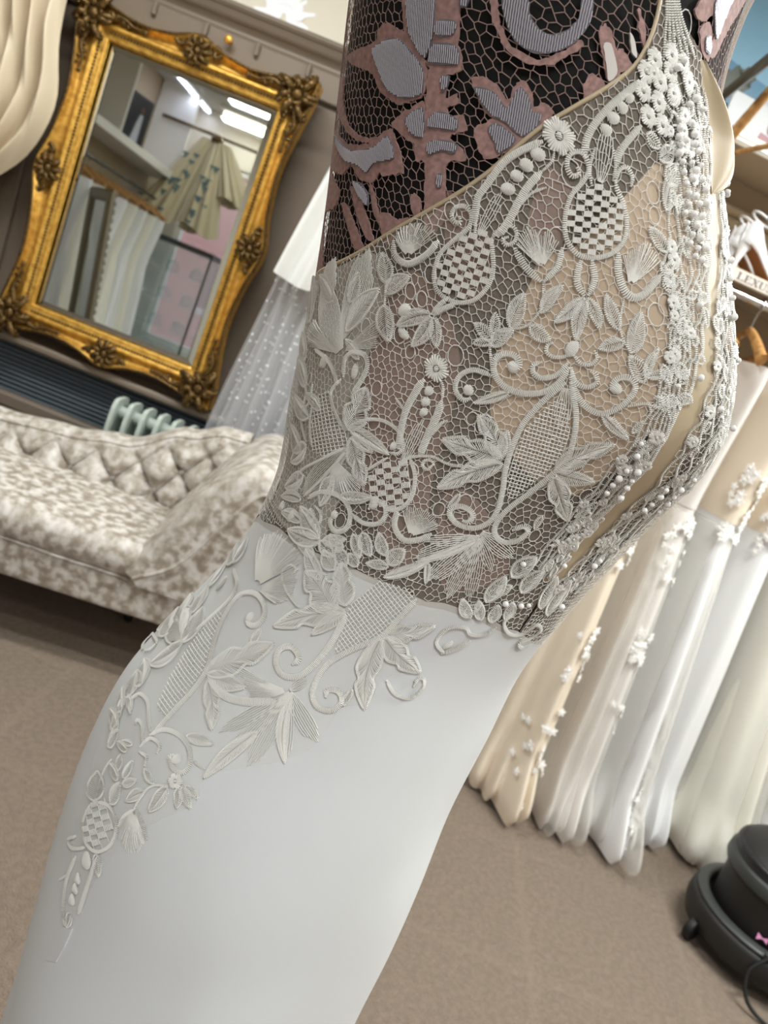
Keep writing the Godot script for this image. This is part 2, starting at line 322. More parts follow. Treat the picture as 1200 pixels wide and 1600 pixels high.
const PEARLS = [59.6,1550.7,56,1545.9,59.9,1526.3,60.6,1523.2,59.9,1519.5,61.9,1516.9,60.8,1513,63.2,1510.3,66.3,1535.7,71.3,1540.3,79.2,1539.1,68.5,1528.8,71.4,1525.5,65.4,1520.3,71.6,1521.3,75,1519.5,69.7,1512.5,72.9,1510.5,64.3,1506.4,66.3,1502.4,70.9,1506.4,77.4,1514.5,78.6,1508.9,82.2,1505.8,68.4,1499.1,73.2,1499.6,76.4,1497.5,68.5,1494.4,82.1,1500.2,65.9,1489.6,72.3,1491.5,78.4,1492.7,67.6,1485.8,74.1,1487.1,80.4,1488.3,71,1482.1,76.7,1482.6,69.1,1477.5,74.4,1477.2,80.6,1479.4,72.3,1473.1,76.9,1473.1,74.4,1452.5,67.2,1413,77.2,1420.5,62.7,1374.3,63.3,1365.3,63,1359.9,62.9,1355.3,63.8,1350,68.3,1366.7,69.3,1361.3,70.3,1356.6,72.2,1350.1,61,1381,132.7,1524,130.5,1519.5,132.2,1518.7,115.1,1484.2,110.1,1474.4,109.3,1465.5,107.4,1456.3,113.7,1437.4,93.2,1410.3,123.7,1404,103.3,1372.4,101.4,1364.8,103,1359.4,91,1362.5,92.4,1357.8,93.5,1351.8,93.4,1347,105,1354.4,107,1348.1,54.4,1265.4,66,1266.3,71.5,1267.6,104.1,1268.9,49,1292.9,76.2,1298.6,101.7,1301.9,103,1306.1]
const NECKLINE = [-165.2,1397.2,-128.7,1406.6,-102.2,1417.7,-74.4,1435.2,-45.7,1455.5,-27.2,1471.6,-15.8,1484.3,-2.5,1499,10.4,1511.2,23.6,1523.8,34.5,1536,40.2,1547.3,42.8,1558.3,42.7,1570.5]
const STRAP_SIDE = [49,1574.1,54.2,1567.1,64.2,1564.3,76.9,1561.8]
const PLUNGE_NEAR = [87.2,1549.1,94.5,1524.2,89.8,1494.4,87.1,1470.9,80.2,1443,76.5,1420.3,70.7,1393.4,72.4,1363.1,76,1332.5,76.5,1304.4,79.5,1283.5]
const PLUNGE_FAR = [106.5,1514.1,110.6,1497.9,95.1,1470.5,87.4,1451.1,88.3,1430.8,82.5,1407.2,79.7,1383.2,84.4,1355.5,88.8,1320.5,86.5,1293.8,81.9,1280.8]
const LACE_BORDER = [40.7,1540.1,53.3,1528.5,57,1512,58.6,1488.3,55.4,1462.2,60.7,1447.3,61.8,1424.3,59,1397.9,56.7,1364.8,57.7,1335.9,56.9,1294.2]
const WAISTLINE = [-189.5,1224,-158.7,1234,-108.4,1243.6,-77.1,1245.7,-55.6,1249,-36.6,1250.7,-10.8,1252.2,6.9,1250.8,22.2,1253.6,50,1252.4,76,1246.8,118.4,1236.6]
const BUST_CUP = [-0.8,1445.6,14.3,1455.6,37.4,1487.7,54.9,1508.4,84.8,1506.8,84.7,1470.2,77.6,1436.2,73.7,1419.8,64.2,1393.4,60.1,1359.9,52.2,1340.5,34.1,1339.4,6.1,1351.4,-9.4,1367.1,-14.8,1392.2,-9.9,1412.9,-3.7,1433.1]
const HIP_PLEAT = [-77.7,949.9,-69.9,957.1,-70.1,941.6,-71.6,927.5,-81.5,917.5,-78.6,934.4]
const BACK_OVERLAY = [-178.1,1390.5,-120.3,1406.8,-94.1,1419.4,-78.9,1414.1,-78.6,1388.2,-82.6,1367.7,-83.3,1350.7,-82.8,1335.4,-70.1,1320.8,-64.9,1298.9,-71.2,1274.9,-69.8,1253.2,-101.7,1246.7,-140.6,1249.6,-145.6,1271.5,-149,1309.4,-175.3,1350.5]
const HIP_TULLE = [-137.4,1231.8,-75.5,1243.7,-18.8,1251.1,6.5,1247.9,22.8,1245.8,22.3,1234.6,15,1224.6,30.2,1208.2,15.7,1196.4,16,1178.3,2.4,1169.5,3.8,1147,-7.2,1128.9,-22.9,1116,-38.8,1099.5,-33.8,1083.3,-50,1056.5,-49.9,1038.3,-61.5,1029.6,-67.2,1004.6,-68.5,967.5,-76.2,953.3,-86.4,965.8,-99.3,994.2,-118.5,1023.2,-131.3,1065.1,-144.4,1094.9,-162.9,1130.5,-173.3,1175.5,-161.6,1222.3]
const PETALS = [
	["p",[-136.6,1515.3,-104.5,1516.6,-94.1,1518.2,-92.3,1522.3,-85.2,1525.6,-77.6,1523.2,-66.7,1519.6,-61.1,1512.3,-57.6,1507.6,-58.4,1498.3,-65.3,1493.4,-75.8,1490.9,-88,1494.2,-97,1502.7,-111.8,1506.8,-131,1511.2]],
	["g",[-97.3,1514.1,-85.4,1517.9,-75.4,1518.7,-66.9,1514.4,-59.4,1507.3,-60.3,1496.8,-71.4,1493.5,-82.9,1495.9,-91,1504.1]],
	["g",[-67.6,1536.1,-51.7,1536.7,-53.4,1520.6,-58.1,1511.8,-64,1516.4,-68.1,1523.4]],
	["p",[-72,1536.2,-67.6,1536.1,-67.3,1522.9,-62.9,1515.4,-57.8,1510.8,-60.1,1509.8,-66.1,1514.7,-70.7,1522.2]],
	["p",[-51,1536.7,-39,1538,-40.7,1521.2,-38.7,1509.9,-48.9,1507,-57.2,1508.9,-53.1,1520.7]],
	["g",[-50.7,1527.1,-41.1,1528.3,-42.5,1522.8,-51.7,1521.1]],
	["g",[-53.2,1517.9,-41.4,1519.1,-40.5,1512,-55.7,1510.1]],
	["g",[-38.4,1538.1,-34,1538.8,-36.1,1534.3,-39.1,1533.8]],
	["p",[-56.5,1506.9,-46.3,1508,-47.7,1497.6,-41.9,1500,-40.9,1496.4,-46.4,1494,-45.8,1490.2,-38.8,1492.3,-36.9,1487.1,-45.8,1481.8,-38.8,1478.8,-37.9,1473.8,-46.6,1471,-47.8,1457.7,-48.6,1444.8,-57.9,1435,-59,1454.8,-59.8,1468.6,-64.4,1467.7,-65.1,1475.8,-59,1478.3,-58.1,1495.8]],
	["g",[-55.3,1488.9,-49.1,1491.6,-41,1490,-41.9,1485.4,-49.1,1484.3,-56.8,1483.8]],
	["g",[-56.9,1477.3,-49.2,1480,-41.3,1479.8,-43.3,1475.6,-49.9,1475.1,-56.9,1471.9]],
	["g",[-49.6,1505.4,-45,1506.7,-46.4,1501.7,-49,1499.9]],
	["g",[-52,1464.3,-49.2,1465.5,-49.8,1459.9,-51.9,1458.8]],
	["p",[-80.4,1482,-67.3,1490.5,-58.8,1493.5,-58.3,1478.4,-65.5,1475.2,-73.7,1477.8]],
	["g",[-70.7,1485.4,-59.6,1491.3,-59.8,1478.9,-67.4,1479.3]],
	["p",[-174.7,1470,-173.6,1482,-125.3,1470.4,-98.8,1471.2,-85.2,1477.6,-79.5,1477.9,-73.7,1467.4,-72.8,1461,-87.3,1457.5,-89.9,1459.2,-96,1452.4,-110.6,1454.1,-119.1,1459.9,-132.8,1454.8,-173.6,1461]],
	["g",[-160.3,1477.4,-120.1,1467.2,-95.8,1469.6,-82.8,1476.1,-78.5,1466.6,-94.4,1462,-101,1457.1,-111.3,1460,-128.9,1462]],
	["p",[-167.9,1509,-147.2,1504.9,-140.5,1491.5,-127.1,1480.7,-111.9,1474.9,-95.9,1473.8,-82.3,1479.6,-81.4,1477.4,-94.7,1471.5,-114.8,1472.3,-133.8,1479.1,-158.3,1491.6]],
	["p",[-163.4,1542,-163.4,1528.5,-167.3,1514.2,-170.2,1495.5,-172.4,1474.5,-172.4,1467,-174.7,1465.5,-171.3,1495.5,-167.9,1522.5]],
	["p",[-175.8,1459.5,-141.4,1449.7,-134,1443,-144.2,1435.8,-172.8,1432.6,-150.5,1401.2,-179.2,1396.5,-177,1431]],
	["p",[-117.4,1448.8,-109.8,1447.5,-100.3,1437.9,-92.3,1426.1,-96.4,1424.6,-107.2,1433.7]],
	["p",[-128.9,1439.9,-119.5,1438.2,-109.1,1429.6,-100.3,1420.4,-107.2,1418.1,-117.5,1428.5]],
	["p",[-98.3,1452.2,-93.5,1448.2,-88.2,1435.3,-93.7,1438.9]],
	["g",[-115.5,1451.5,-106.9,1451.6,-99.1,1447.5,-98.4,1441.3,-107.5,1444.9]],
	["p",[-88.5,1438.3,-81.5,1440.6,-75.5,1437.9,-77.4,1429.3,-83.4,1426.1]],
	["p",[-78,1435.9,-70.7,1441.1,-64.6,1439.6,-66.3,1435.7,-74.1,1431.3]],
	["p",[-67.3,1452.9,-62.6,1452.3,-60.9,1448.1,-63.7,1442.2,-67.1,1447.8]],
	["p",[-26,1540.3,-22.9,1541,-21.2,1531.2,-16.5,1524.4,-8.1,1522.8,-0.9,1525.2,6.7,1531.7,11.1,1536.3,12.3,1534.4,6.8,1528.5,-0.8,1522.5,-9.1,1520.1,-17.8,1521.7,-23.4,1529]],
	["g",[-20.3,1541.7,-10.7,1544.3,-9.4,1537.9,-5.8,1534.1,-1.1,1533.4,5.1,1537.1,9.7,1543.7,10.6,1552.1,14.5,1553.8,14.6,1544.6,11,1537.1,5.4,1530.8,-1.4,1526.4,-8.1,1524.6,-15.2,1526.6,-19.1,1532.8]],
	["p",[-34.8,1507.8,-27.6,1509.6,-22,1507.4,-17.8,1503.8,-15.1,1510.6,-11.1,1512.8,-7.3,1508.4,-6.6,1504.9,-3,1507.9,1.7,1505.4,-5.1,1495,-11.8,1490.2,-20.3,1493.8,-27.4,1495.2,-31.9,1501.1]],
	["g",[-33.4,1504.5,-24.7,1505.4,-18.5,1500.8,-14.8,1508.3,-12.2,1510.6,-8.9,1507.3,-7.6,1502.9,-3.3,1502.9,-6.2,1496.4,-11.8,1491.5,-18.9,1494.7,-26,1496.1]],
	["p",[-33.3,1488.1,-24.6,1494.8,-18.9,1495.2,-12.1,1490.4,-21.5,1480.7,-28.7,1477.7,-31.8,1482]],
	["g",[-26.8,1489.9,-22.8,1493.5,-13.7,1489.8,-21.5,1481.7,-23.8,1485.6]],
	["p",[18.1,1541.5,20.4,1545.8,23.4,1544.4,26.9,1538.5,29.4,1531.9,25.2,1525.3,21.8,1531.4]],
	["w",[20.6,1538.5,23.9,1539.9,27.6,1531.6,24,1526.2,22.3,1532.1]],
	["p",[25.4,1536.3,28.5,1540.6,31.7,1539.2,34.5,1536,28.2,1531.4]],
	["p",[13.7,1520.4,16.6,1526.4,21.5,1525.1,22.3,1522.1,14.5,1515.5]],
	["w",[31.4,1547.7,33.9,1546,36,1540.3,33.2,1541.4]],
	["p",[34,1558.6,38.3,1553.6,40.6,1545,35.4,1552.1]],
	["p",[64,1574.1,71.2,1584.4,79.6,1589.1,79.9,1581.2,71.9,1573.2]],
	["g",[77.4,1584.2,85.6,1592.5,95.7,1598.1,91.9,1582,88.4,1574.1]],
	["p",[95.7,1598.1,123.5,1612.4,104,1585.1,93.5,1568.7,85.3,1567.6]],
	["m",[-81.5,1403.8,-64.7,1418,-45.2,1408.9,-32.2,1385.2,-26.1,1352.2,-20.1,1315.5,-8.4,1279.1,-17.8,1257,-46.2,1286.8,-69.4,1301,-83.3,1350.7]],
	["m",[-49.1,1457.3,-32.8,1453.8,-22.3,1437.7,-28.8,1411.8,-43.3,1421.7]],
	["m",[-11.2,1319.6,14.1,1314.2,48.3,1282.6,18.7,1259.3,-3.4,1285.6]],
	["m",[-1.7,1482.8,12.7,1477.8,8.5,1454.7,-8.4,1448.3]],
	["p",[71.1,1570,78.8,1576.3,86.7,1571.1,86.2,1563.6,77.4,1563.7]],
	["p",[90.4,1590.8,108.4,1601.9,104.1,1591,94.9,1581.8]],
	["g",[77.4,1569.1,81.8,1572.4,85.9,1566.8,79.9,1564.9]]]
const FORM_DEPTH = [0.1775,0.1730,0.1685,0.1640,0.1595,0.1550,0.1505,0.1460,0.1415,0.1370,0.1325,0.1321,0.1338,0.1357,0.1363,0.1371,0.1390,0.1386,0.1329,0.1218,0.1115,0.1139,0.1276,0.1380,0.1357,0.1273,0.1173,0.1179,0.1224,0.1224,0.1224]
const FORM_WIDTH = [0.3600,0.3420,0.3240,0.3060,0.2880,0.2700,0.2580,0.2460,0.2340,0.2220,0.2100,0.1980,0.1880,0.1820,0.1760,0.1700,0.1640,0.1580,0.1469,0.1307,0.1201,0.1210,0.1280,0.1370,0.1440,0.1500,0.1590,0.1670,0.1730,0.1650,0.1500]
const FORM_CENTRE = [-0.0368,-0.0353,-0.0338,-0.0323,-0.0308,-0.0293,-0.0278,-0.0263,-0.0248,-0.0233,-0.0218,-0.0244,-0.0277,-0.0305,-0.0322,-0.0336,-0.0337,-0.0330,-0.0299,-0.0172,-0.0051,0.0064,0.0104,0.0125,-0.0013,-0.0239,-0.0475,-0.0584,-0.0539,-0.0539,-0.0539]

var mats := {}
var used_names := {}
var rng := RandomNumberGenerator.new()

# ------------------------------------------------------------------ set-up
func _ready():
	rng.seed = 7
	var cam := Camera3D.new()
	cam.name = "camera"
	cam.position = Vector3(0, 1.40, 0)
	cam.basis = Basis(Vector3.RIGHT, deg_to_rad(-14.0)) * Basis(Vector3.BACK, deg_to_rad(22.0))
	cam.near = 0.02
	cam.far = 60.0
	var lens := CameraAttributesPhysical.new()
	lens.frustum_focal_length = 18.75
	lens.frustum_focus_distance = 0.46
	lens.exposure_aperture = 9.0
	lens.frustum_near = 0.02
	cam.attributes = lens
	add_child(cam)
	cam.fov = 65.238
	cam.current = true
	var env := Environment.new()
	env.background_mode = Environment.BG_SKY
	var sky := Sky.new()
	var sm := ProceduralSkyMaterial.new()
	sm.sky_top_color = Color(0.62, 0.70, 0.80)
	sm.sky_horizon_color = Color(0.86, 0.89, 0.93)
	sm.ground_horizon_color = Color(0.60, 0.60, 0.60)
	sm.ground_bottom_color = Color(0.40, 0.39, 0.38)
	sm.sun_angle_max = 0.0
	sky.sky_material = sm
	env.sky = sky
	env.background_energy_multiplier = 3.2
	env.tonemap_mode = Environment.TONE_MAPPER_LINEAR
	env.tonemap_exposure = 1.27
	env.sdfgi_enabled = true
	env.ssao_enabled = true
	env.ssil_enabled = true
	var we := WorldEnvironment.new()
	we.name = "world_environment"
	we.environment = env
	add_child(we)
	make_materials()
	room()
	ceiling_lights()
	form_tables()
	dress_form()
	wedding_dress()
	back_wall_things()
	sofa()
	gown_corner()
	vacuum_cleaner()
	mirrored_side()

# ------------------------------------------------------------------ nodes
func numbered(called: String) -> String:
	var k: int = used_names.get(called, 0)
	used_names[called] = k + 1
	return called if k == 0 else "%s_%03d" % [called, k]

func thing(called: String, label: String, category: String, at := Vector3.ZERO, group := "") -> Node3D:
	var o := Node3D.new()
	o.name = numbered(called)
	add_child(o)
	o.position = at
	tag(o, label, category, group)
	return o

func tag(o: Node, label: String, category: String, group := "") -> void:
	o.set_meta("label", label)
	o.set_meta("category", category)
	if group != "":
		o.set_meta("group", group)

func part(called: String, mesh: Mesh, m: Material, parent: Node3D, at := Vector3.ZERO, turn := Vector3.ZERO) -> MeshInstance3D:
	var o := MeshInstance3D.new()
	o.name = numbered(called) if parent == self else called
	o.mesh = mesh
	o.material_override = m
	parent.add_child(o, true)
	o.position = at
	o.rotation = turn
	return o

func struct(called: String, mesh: Mesh, m: Material, at := Vector3.ZERO, turn := Vector3.ZERO) -> MeshInstance3D:
	var o := part(called, mesh, m, self, at, turn)
	o.set_meta("kind", "structure")
	return o

# ------------------------------------------------------------------ materials
func mat(called: String, c: Color, rough := 0.7, metal := 0.0) -> StandardMaterial3D:
	var m := StandardMaterial3D.new()
	m.resource_name = called
	m.albedo_color = c
	m.roughness = rough
	m.metallic = metal
	mats[called] = m
	return m

func noise_tex(freq: float, ramp: Array, size := 512, kind := FastNoiseLite.TYPE_SIMPLEX_SMOOTH, octaves := 4, as_normal := false, strength := 4.0) -> NoiseTexture2D:
	var n := FastNoiseLite.new()
	n.noise_type = kind
	n.frequency = freq
	n.fractal_octaves = octaves
	n.seed = 11 + int(freq * 1000.0) % 97
	var t := NoiseTexture2D.new()
	t.width = size
	t.height = size
	t.seamless = true
	t.noise = n
	if as_normal:
		t.as_normal_map = true
		t.bump_strength = strength
	else:
		var g := Gradient.new()
		var off := PackedFloat32Array()
		var col := PackedColorArray()
		for k in ramp:
			off.append(k[0])
			col.append(k[1])
		g.offsets = off
		g.colors = col
		t.color_ramp = g
	return t

func tri(m: StandardMaterial3D, s: float, world := true) -> void:
	m.uv1_triplanar = true
	m.uv1_world_triplanar = world
	m.uv1_scale = Vector3(s, s, s)

func fade(m: StandardMaterial3D, a: float) -> void:
	m.transparency = BaseMaterial3D.TRANSPARENCY_ALPHA
	m.albedo_color.a = a
	m.cull_mode = BaseMaterial3D.CULL_DISABLED

func make_materials() -> void:
	var m: StandardMaterial3D
	# gown
	m = mat("thread", Color(0.95, 0.945, 0.928), 0.36)
	m.metallic_specular = 0.7
	mat("net_thread", Color(0.92, 0.91, 0.895), 0.5)
	m = mat("satin", Color(0.882, 0.893, 0.905), 0.52)
	m.metallic_specular = 0.4
	m = mat("tulle", Color(0.82, 0.77, 0.71), 0.8)
	fade(m, 0.30)
	mat("nude", Color(0.86, 0.77, 0.67), 0.6)
	m = mat("facing", Color(0.76, 0.69, 0.58), 0.5)
	m.metallic_specular = 0.5
	m = mat("pearl", Color(0.96, 0.955, 0.95), 0.2)
	m.clearcoat_enabled = true
	m.clearcoat = 0.5
	m.clearcoat_roughness = 0.1
	# dress form
	mat("form_black", Color(0.030, 0.032, 0.038), 0.9)
	mat("pink_net", Color(0.60, 0.50, 0.48), 0.7)
	m = mat("pink", Color(0.72, 0.575, 0.555), 0.75)
	m.albedo_texture = noise_tex(0.03, [[0.2, Color(0.78, 0.78, 0.78)], [0.8, Color(1, 1, 1)]], 256)
	tri(m, 30.0)
	mat("silver", Color(0.47, 0.46, 0.50), 0.5, 0.2)
	m = mat("silver_thread", Color(0.80, 0.79, 0.83), 0.32, 0.35)
	m = mat("pale", Color(0.85, 0.83, 0.82), 0.5)
	mat("mauve", Color(0.56, 0.43, 0.41), 0.75)
	mat("steel", Color(0.6, 0.6, 0.6), 0.3, 0.9)
	# room
	m = mat("carpet", Color(0.80, 0.715, 0.64), 0.98)
	m.albedo_texture = noise_tex(0.02, [[0.2, Color(0.755, 0.75, 0.745)], [0.5, Color(0.785, 0.78, 0.775)], [0.8, Color(0.82, 0.815, 0.81)]], 1024, FastNoiseLite.TYPE_SIMPLEX_SMOOTH, 5)
	tri(m, 2.0)
	m.detail_enabled = true
	m.detail_blend_mode = BaseMaterial3D.BLEND_MODE_MUL
	m.detail_albedo = noise_tex(0.22, [[0.2, Color(0.70, 0.70, 0.70)], [0.8, Color(1, 1, 1)]], 1024, FastNoiseLite.TYPE_SIMPLEX_SMOOTH, 3)
	m.normal_enabled = true
	m.normal_texture = noise_tex(0.2, [], 512, FastNoiseLite.TYPE_SIMPLEX_SMOOTH, 3, true, 6.0)
	mat("wallpaper", Color(0.84, 0.81, 0.75), 0.9)
	mat("damask", Color(0.92, 0.92, 0.94), 0.55)
	mat("taupe", Color(0.47, 0.42, 0.37), 0.5)
	mat("ceiling_white", Color(0.72, 0.70, 0.65), 0.9)
	mat("white_paint", Color(0.90, 0.89, 0.86), 0.5)
	mat("tan_wall", Color(0.66, 0.59, 0.49), 0.8)
	mat("shelf_taupe", Color(0.68, 0.62, 0.54), 0.6)
	mat("grille", Color(0.34, 0.38, 0.41), 0.5, 0.2)
	m = mat("gilt", Color(0.90, 0.71, 0.34), 0.42, 0.65)
	m.albedo_texture = noise_tex(0.02, [[0.2, Color(0.82, 0.78, 0.72)], [0.55, Color(0.96, 0.95, 0.93)], [0.8, Color(1, 1, 1)]], 512)
	tri(m, 3.0)
	m = mat("old_gilt", Color(0.54, 0.42, 0.23), 0.42, 0.65)
	m.albedo_texture = noise_tex(0.03, [[0.3, Color(0.35, 0.32, 0.28)], [0.7, Color(1, 1, 1)]], 512)
	tri(m, 8.0)
	mat("looking_glass", Color(0.90, 0.92, 0.91), 0.02, 1.0)
	mat("silver_frame", Color(0.55, 0.52, 0.46), 0.35, 0.8)
	# cloth
	m = mat("velvet", Color(0.86, 0.84, 0.82), 0.6)
	m.albedo_texture = noise_tex(0.012, [[0.18, Color(0.66, 0.62, 0.57)], [0.40, Color(0.76, 0.73, 0.69)], [0.58, Color(0.92, 0.91, 0.90)], [0.8, Color(1, 1, 1)]], 1024, FastNoiseLite.TYPE_SIMPLEX_SMOOTH, 5)
	m.uv1_triplanar = true
	m.uv1_scale = Vector3(1.7, 1.7, 1.7)
	m.rim_enabled = true
	m.rim = 0.2
	m = mat("curtain_silk", Color(0.84, 0.78, 0.68), 0.5)
	m = mat("swag_silk", Color(0.80, 0.75, 0.63), 0.55)
	mat("swag_print", Color(0.35, 0.45, 0.46), 0.6)
	m = mat("veil", Color(0.90, 0.91, 0.93), 0.8)
	fade(m, 0.34)
	m = mat("overlay", Color(0.90, 0.88, 0.84), 0.8)
	fade(m, 0.42)
	m = mat("backing", Color(0.97, 0.96, 0.93), 0.8)
	fade(m, 0.16)
	mat("veil_dot", Color(0.93, 0.94, 0.96), 0.7)
	mat("cloth_white", Color(0.90, 0.90, 0.89), 0.7)
	for g in [["gown_white", Color(0.94, 0.94, 0.945)], ["gown_ivory", Color(0.94, 0.925, 0.875)], ["gown_champagne", Color(0.92, 0.865, 0.79)], ["gown_blush", Color(0.90, 0.85, 0.81)], ["gown_grey", Color(0.89, 0.87, 0.85)]]:
		m = mat(g[0], g[1], 0.7)
		m.backlight_enabled = true
		m.backlight = Color(0.25, 0.25, 0.25)
	m = mat("gown_veil", Color(0.95, 0.94, 0.92), 0.8)
	fade(m, 0.38)
	mat("applique", Color(0.96, 0.95, 0.94), 0.6)
	# objects
	m = mat("hanger_wood", Color(0.80, 0.61, 0.38), 0.4)
	m.albedo_texture = noise_tex(0.02, [[0.3, Color(0.8, 0.76, 0.7)], [0.7, Color(1, 1, 1)]], 256)
	tri(m, 6.0, false)
	mat("chrome", Color(0.80, 0.80, 0.81), 0.10, 1.0)
	mat("heater_white", Color(0.72, 0.76, 0.73), 0.4)
	m = mat("shoe_satin", Color(0.88, 0.88, 0.89), 0.35)
	mat("shoe_lining", Color(0.55, 0.34, 0.16), 0.6)
	mat("label_ink", Color(0.38, 0.36, 0.37), 0.7)
	mat("label_card", Color(0.80, 0.76, 0.72), 0.6)
	mat("vacuum_black", Color(0.105, 0.10, 0.095), 0.5)
	mat("vacuum_grey", Color(0.21, 0.22, 0.215), 0.42)
	mat("vacuum_dark", Color(0.10, 0.10, 0.11), 0.35)
	mat("plastic_pink", Color(0.78, 0.50, 0.66), 0.4)
	mat("plastic_purple", Color(0.20, 0.17, 0.30), 0.35)
	mat("rubber", Color(0.02, 0.02, 0.02), 0.6)
	mat("frame_wood", Color(0.62, 0.50, 0.30), 0.5)
	mat("frame_metal", Color(0.30, 0.31, 0.30), 0.3, 0.7)
	mat("photo_sky", Color(0.45, 0.62, 0.72), 0.35)
	mat("photo_sea", Color(0.26, 0.46, 0.58), 0.35)
	mat("photo_dress", Color(0.70, 0.71, 0.75), 0.35)
	mat("photo_skin", Color(0.38, 0.24, 0.19), 0.35)
	mat("photo_leaf", Color(0.22, 0.25, 0.20), 0.35)
	mat("photo_pale", Color(0.72, 0.73, 0.74), 0.35)
	mat("photo_pink", Color(0.52, 0.24, 0.28), 0.35)
	mat("photo_dark", Color(0.10, 0.10, 0.16), 0.35)
	m = mat("pane", Color(0.80, 0.90, 0.90), 0.03)
	fade(m, 0.14)
	m = mat("tube_glow", Color(1, 1, 1), 0.5)
	m.emission_enabled = true
	m.emission = Color(1.0, 0.98, 0.90)
	m.emission_energy_multiplier = 4.0
	m = mat("strip_glow", Color(1, 1, 1), 0.5)
	m.emission_enabled = true
	m.emission = Color(0.86, 0.88, 1.0)
	m.emission_energy_multiplier = 3.0
	mat("brick_pink", Color(0.78, 0.52, 0.48), 0.9)
	mat("pavement", Color(0.55, 0.55, 0.54), 0.9)
	mat("crystal", Color(0.85, 0.88, 0.90), 0.12, 0.7)

# ------------------------------------------------------------------ mesh tools
class Acc:
	var v := PackedVector3Array()
	var n := PackedVector3Array()
	var x := PackedInt32Array()
	func mesh() -> ArrayMesh:
		for i in range(0, x.size(), 3):   # front faces run clockwise about their normals
			var p := v[x[i]]
			if (v[x[i + 1]] - p).cross(v[x[i + 2]] - p).dot(n[x[i]] + n[x[i + 1]] + n[x[i + 2]]) > 0.0:
				var k := x[i + 1]
				x[i + 1] = x[i + 2]
				x[i + 2] = k
		var a := []
		a.resize(Mesh.ARRAY_MAX)
		a[Mesh.ARRAY_VERTEX] = v
		a[Mesh.ARRAY_NORMAL] = n
		a[Mesh.ARRAY_INDEX] = x
		var m := ArrayMesh.new()
		if x.size() > 0:
			m.add_surface_from_arrays(Mesh.PRIMITIVE_TRIANGLES, a)
		return m
	func quad(a: int, b: int, c: int, d: int) -> void:
		x.append_array([a, b, c, a, c, d])
	func put(p: Vector3, nn: Vector3) -> int:
		v.append(p)
		n.append(nn)
		return v.size() - 1

# a grid of points, rows x cols, smooth normals by differences
func grid_mesh(pts: PackedVector3Array, rows: int, cols: int, wrap_cols := false, acc: Acc = null) -> Acc:
	if acc == null:
		acc = Acc.new()
	var base := acc.v.size()
	for r in rows:
		for c in cols:
			var c0 := c - 1
			var c1 := c + 1
			if wrap_cols:
				c0 = (c0 + cols) % cols
				c1 = c1 % cols
			else:
				c0 = maxi(c0, 0)
				c1 = mini(c1, cols - 1)
			var r0 := maxi(r - 1, 0)
			var r1 := mini(r + 1, rows - 1)
			var du := pts[r * cols + c1] - pts[r * cols + c0]
			var dv := pts[r1 * cols + c] - pts[r0 * cols + c]
			var nn := du.cross(dv)
			acc.put(pts[r * cols + c], nn.normalized() if nn.length_squared() > 1e-18 else Vector3.UP)
	var last := cols if wrap_cols else cols - 1
	for r in rows - 1:
		for c in last:
			var c2 := (c + 1) % cols
			acc.quad(base + r * cols + c, base + r * cols + c2, base + (r + 1) * cols + c2, base + (r + 1) * cols + c)
	return acc

# box with chamfered edges
func bbox(s: Vector3, b := 0.006) -> Mesh:
	b = minf(b, minf(s.x, minf(s.y, s.z)) * 0.45)
	var st := SurfaceTool.new()
	st.begin(Mesh.PRIMITIVE_TRIANGLES)
	st.set_smooth_group(-1)
	var h := s * 0.5
	var pts := PackedVector3Array()
	for i in 8:
		var sg := Vector3(1 if i & 1 else -1, 1 if i & 2 else -1, 1 if i & 4 else -1)
		for ax in 3:
			var p := Vector3(sg.x * (h.x - b), sg.y * (h.y - b), sg.z * (h.z - b))
			p[ax] = sg[ax] * h[ax]
			pts.append(p)
	var faces := []
	for ax in 3:
		for sgn in 2:
			var loop := []
			var u := (ax + 1) % 3
			var w := (ax + 2) % 3
			for k in [[0, 0], [1, 0], [1, 1], [0, 1]]:
				var id: int = (sgn << ax) | (k[0] << u) | (k[1] << w)
				loop.append(id * 3 + ax)
			faces.append(loop)
	for a in 3:
		for b2 in range(a + 1, 3):
			var w2 := 3 - a - b2
			for sa in 2:
				for sb in 2:
					var i0: int = (sa << a) | (sb << b2)
					var i1: int = i0 | (1 << w2)
					faces.append([i0 * 3 + a, i1 * 3 + a, i1 * 3 + b2, i0 * 3 + b2])
	for i in 8:
		faces.append([i * 3, i * 3 + 1, i * 3 + 2])
	for f in faces:
		var cen := Vector3.ZERO
		for k in f:
			cen += pts[k]
		var n: Vector3 = (pts[f[1]] - pts[f[0]]).cross(pts[f[2]] - pts[f[0]])
		var ff: Array = f.duplicate()
		if n.dot(cen) > 0:
			ff.reverse()
		for k in range(1, ff.size() - 1):
			for q in [ff[0], ff[k], ff[k + 1]]:
				st.add_vertex(pts[q])
	st.generate_normals()
	return st.commit()

# turned profile: list of Vector2(radius, height)
func lathe(prof: Array, seg := 24, acc: Acc = null, xf := Transform3D()) -> Acc:
	var pts := PackedVector3Array()
	for p in prof:
		for k in seg:
			var a := TAU * k / seg
			pts.append(xf * Vector3(cos(a) * p.x, p.y, sin(a) * p.x))
	return grid_mesh(pts, prof.size(), seg, true, acc)

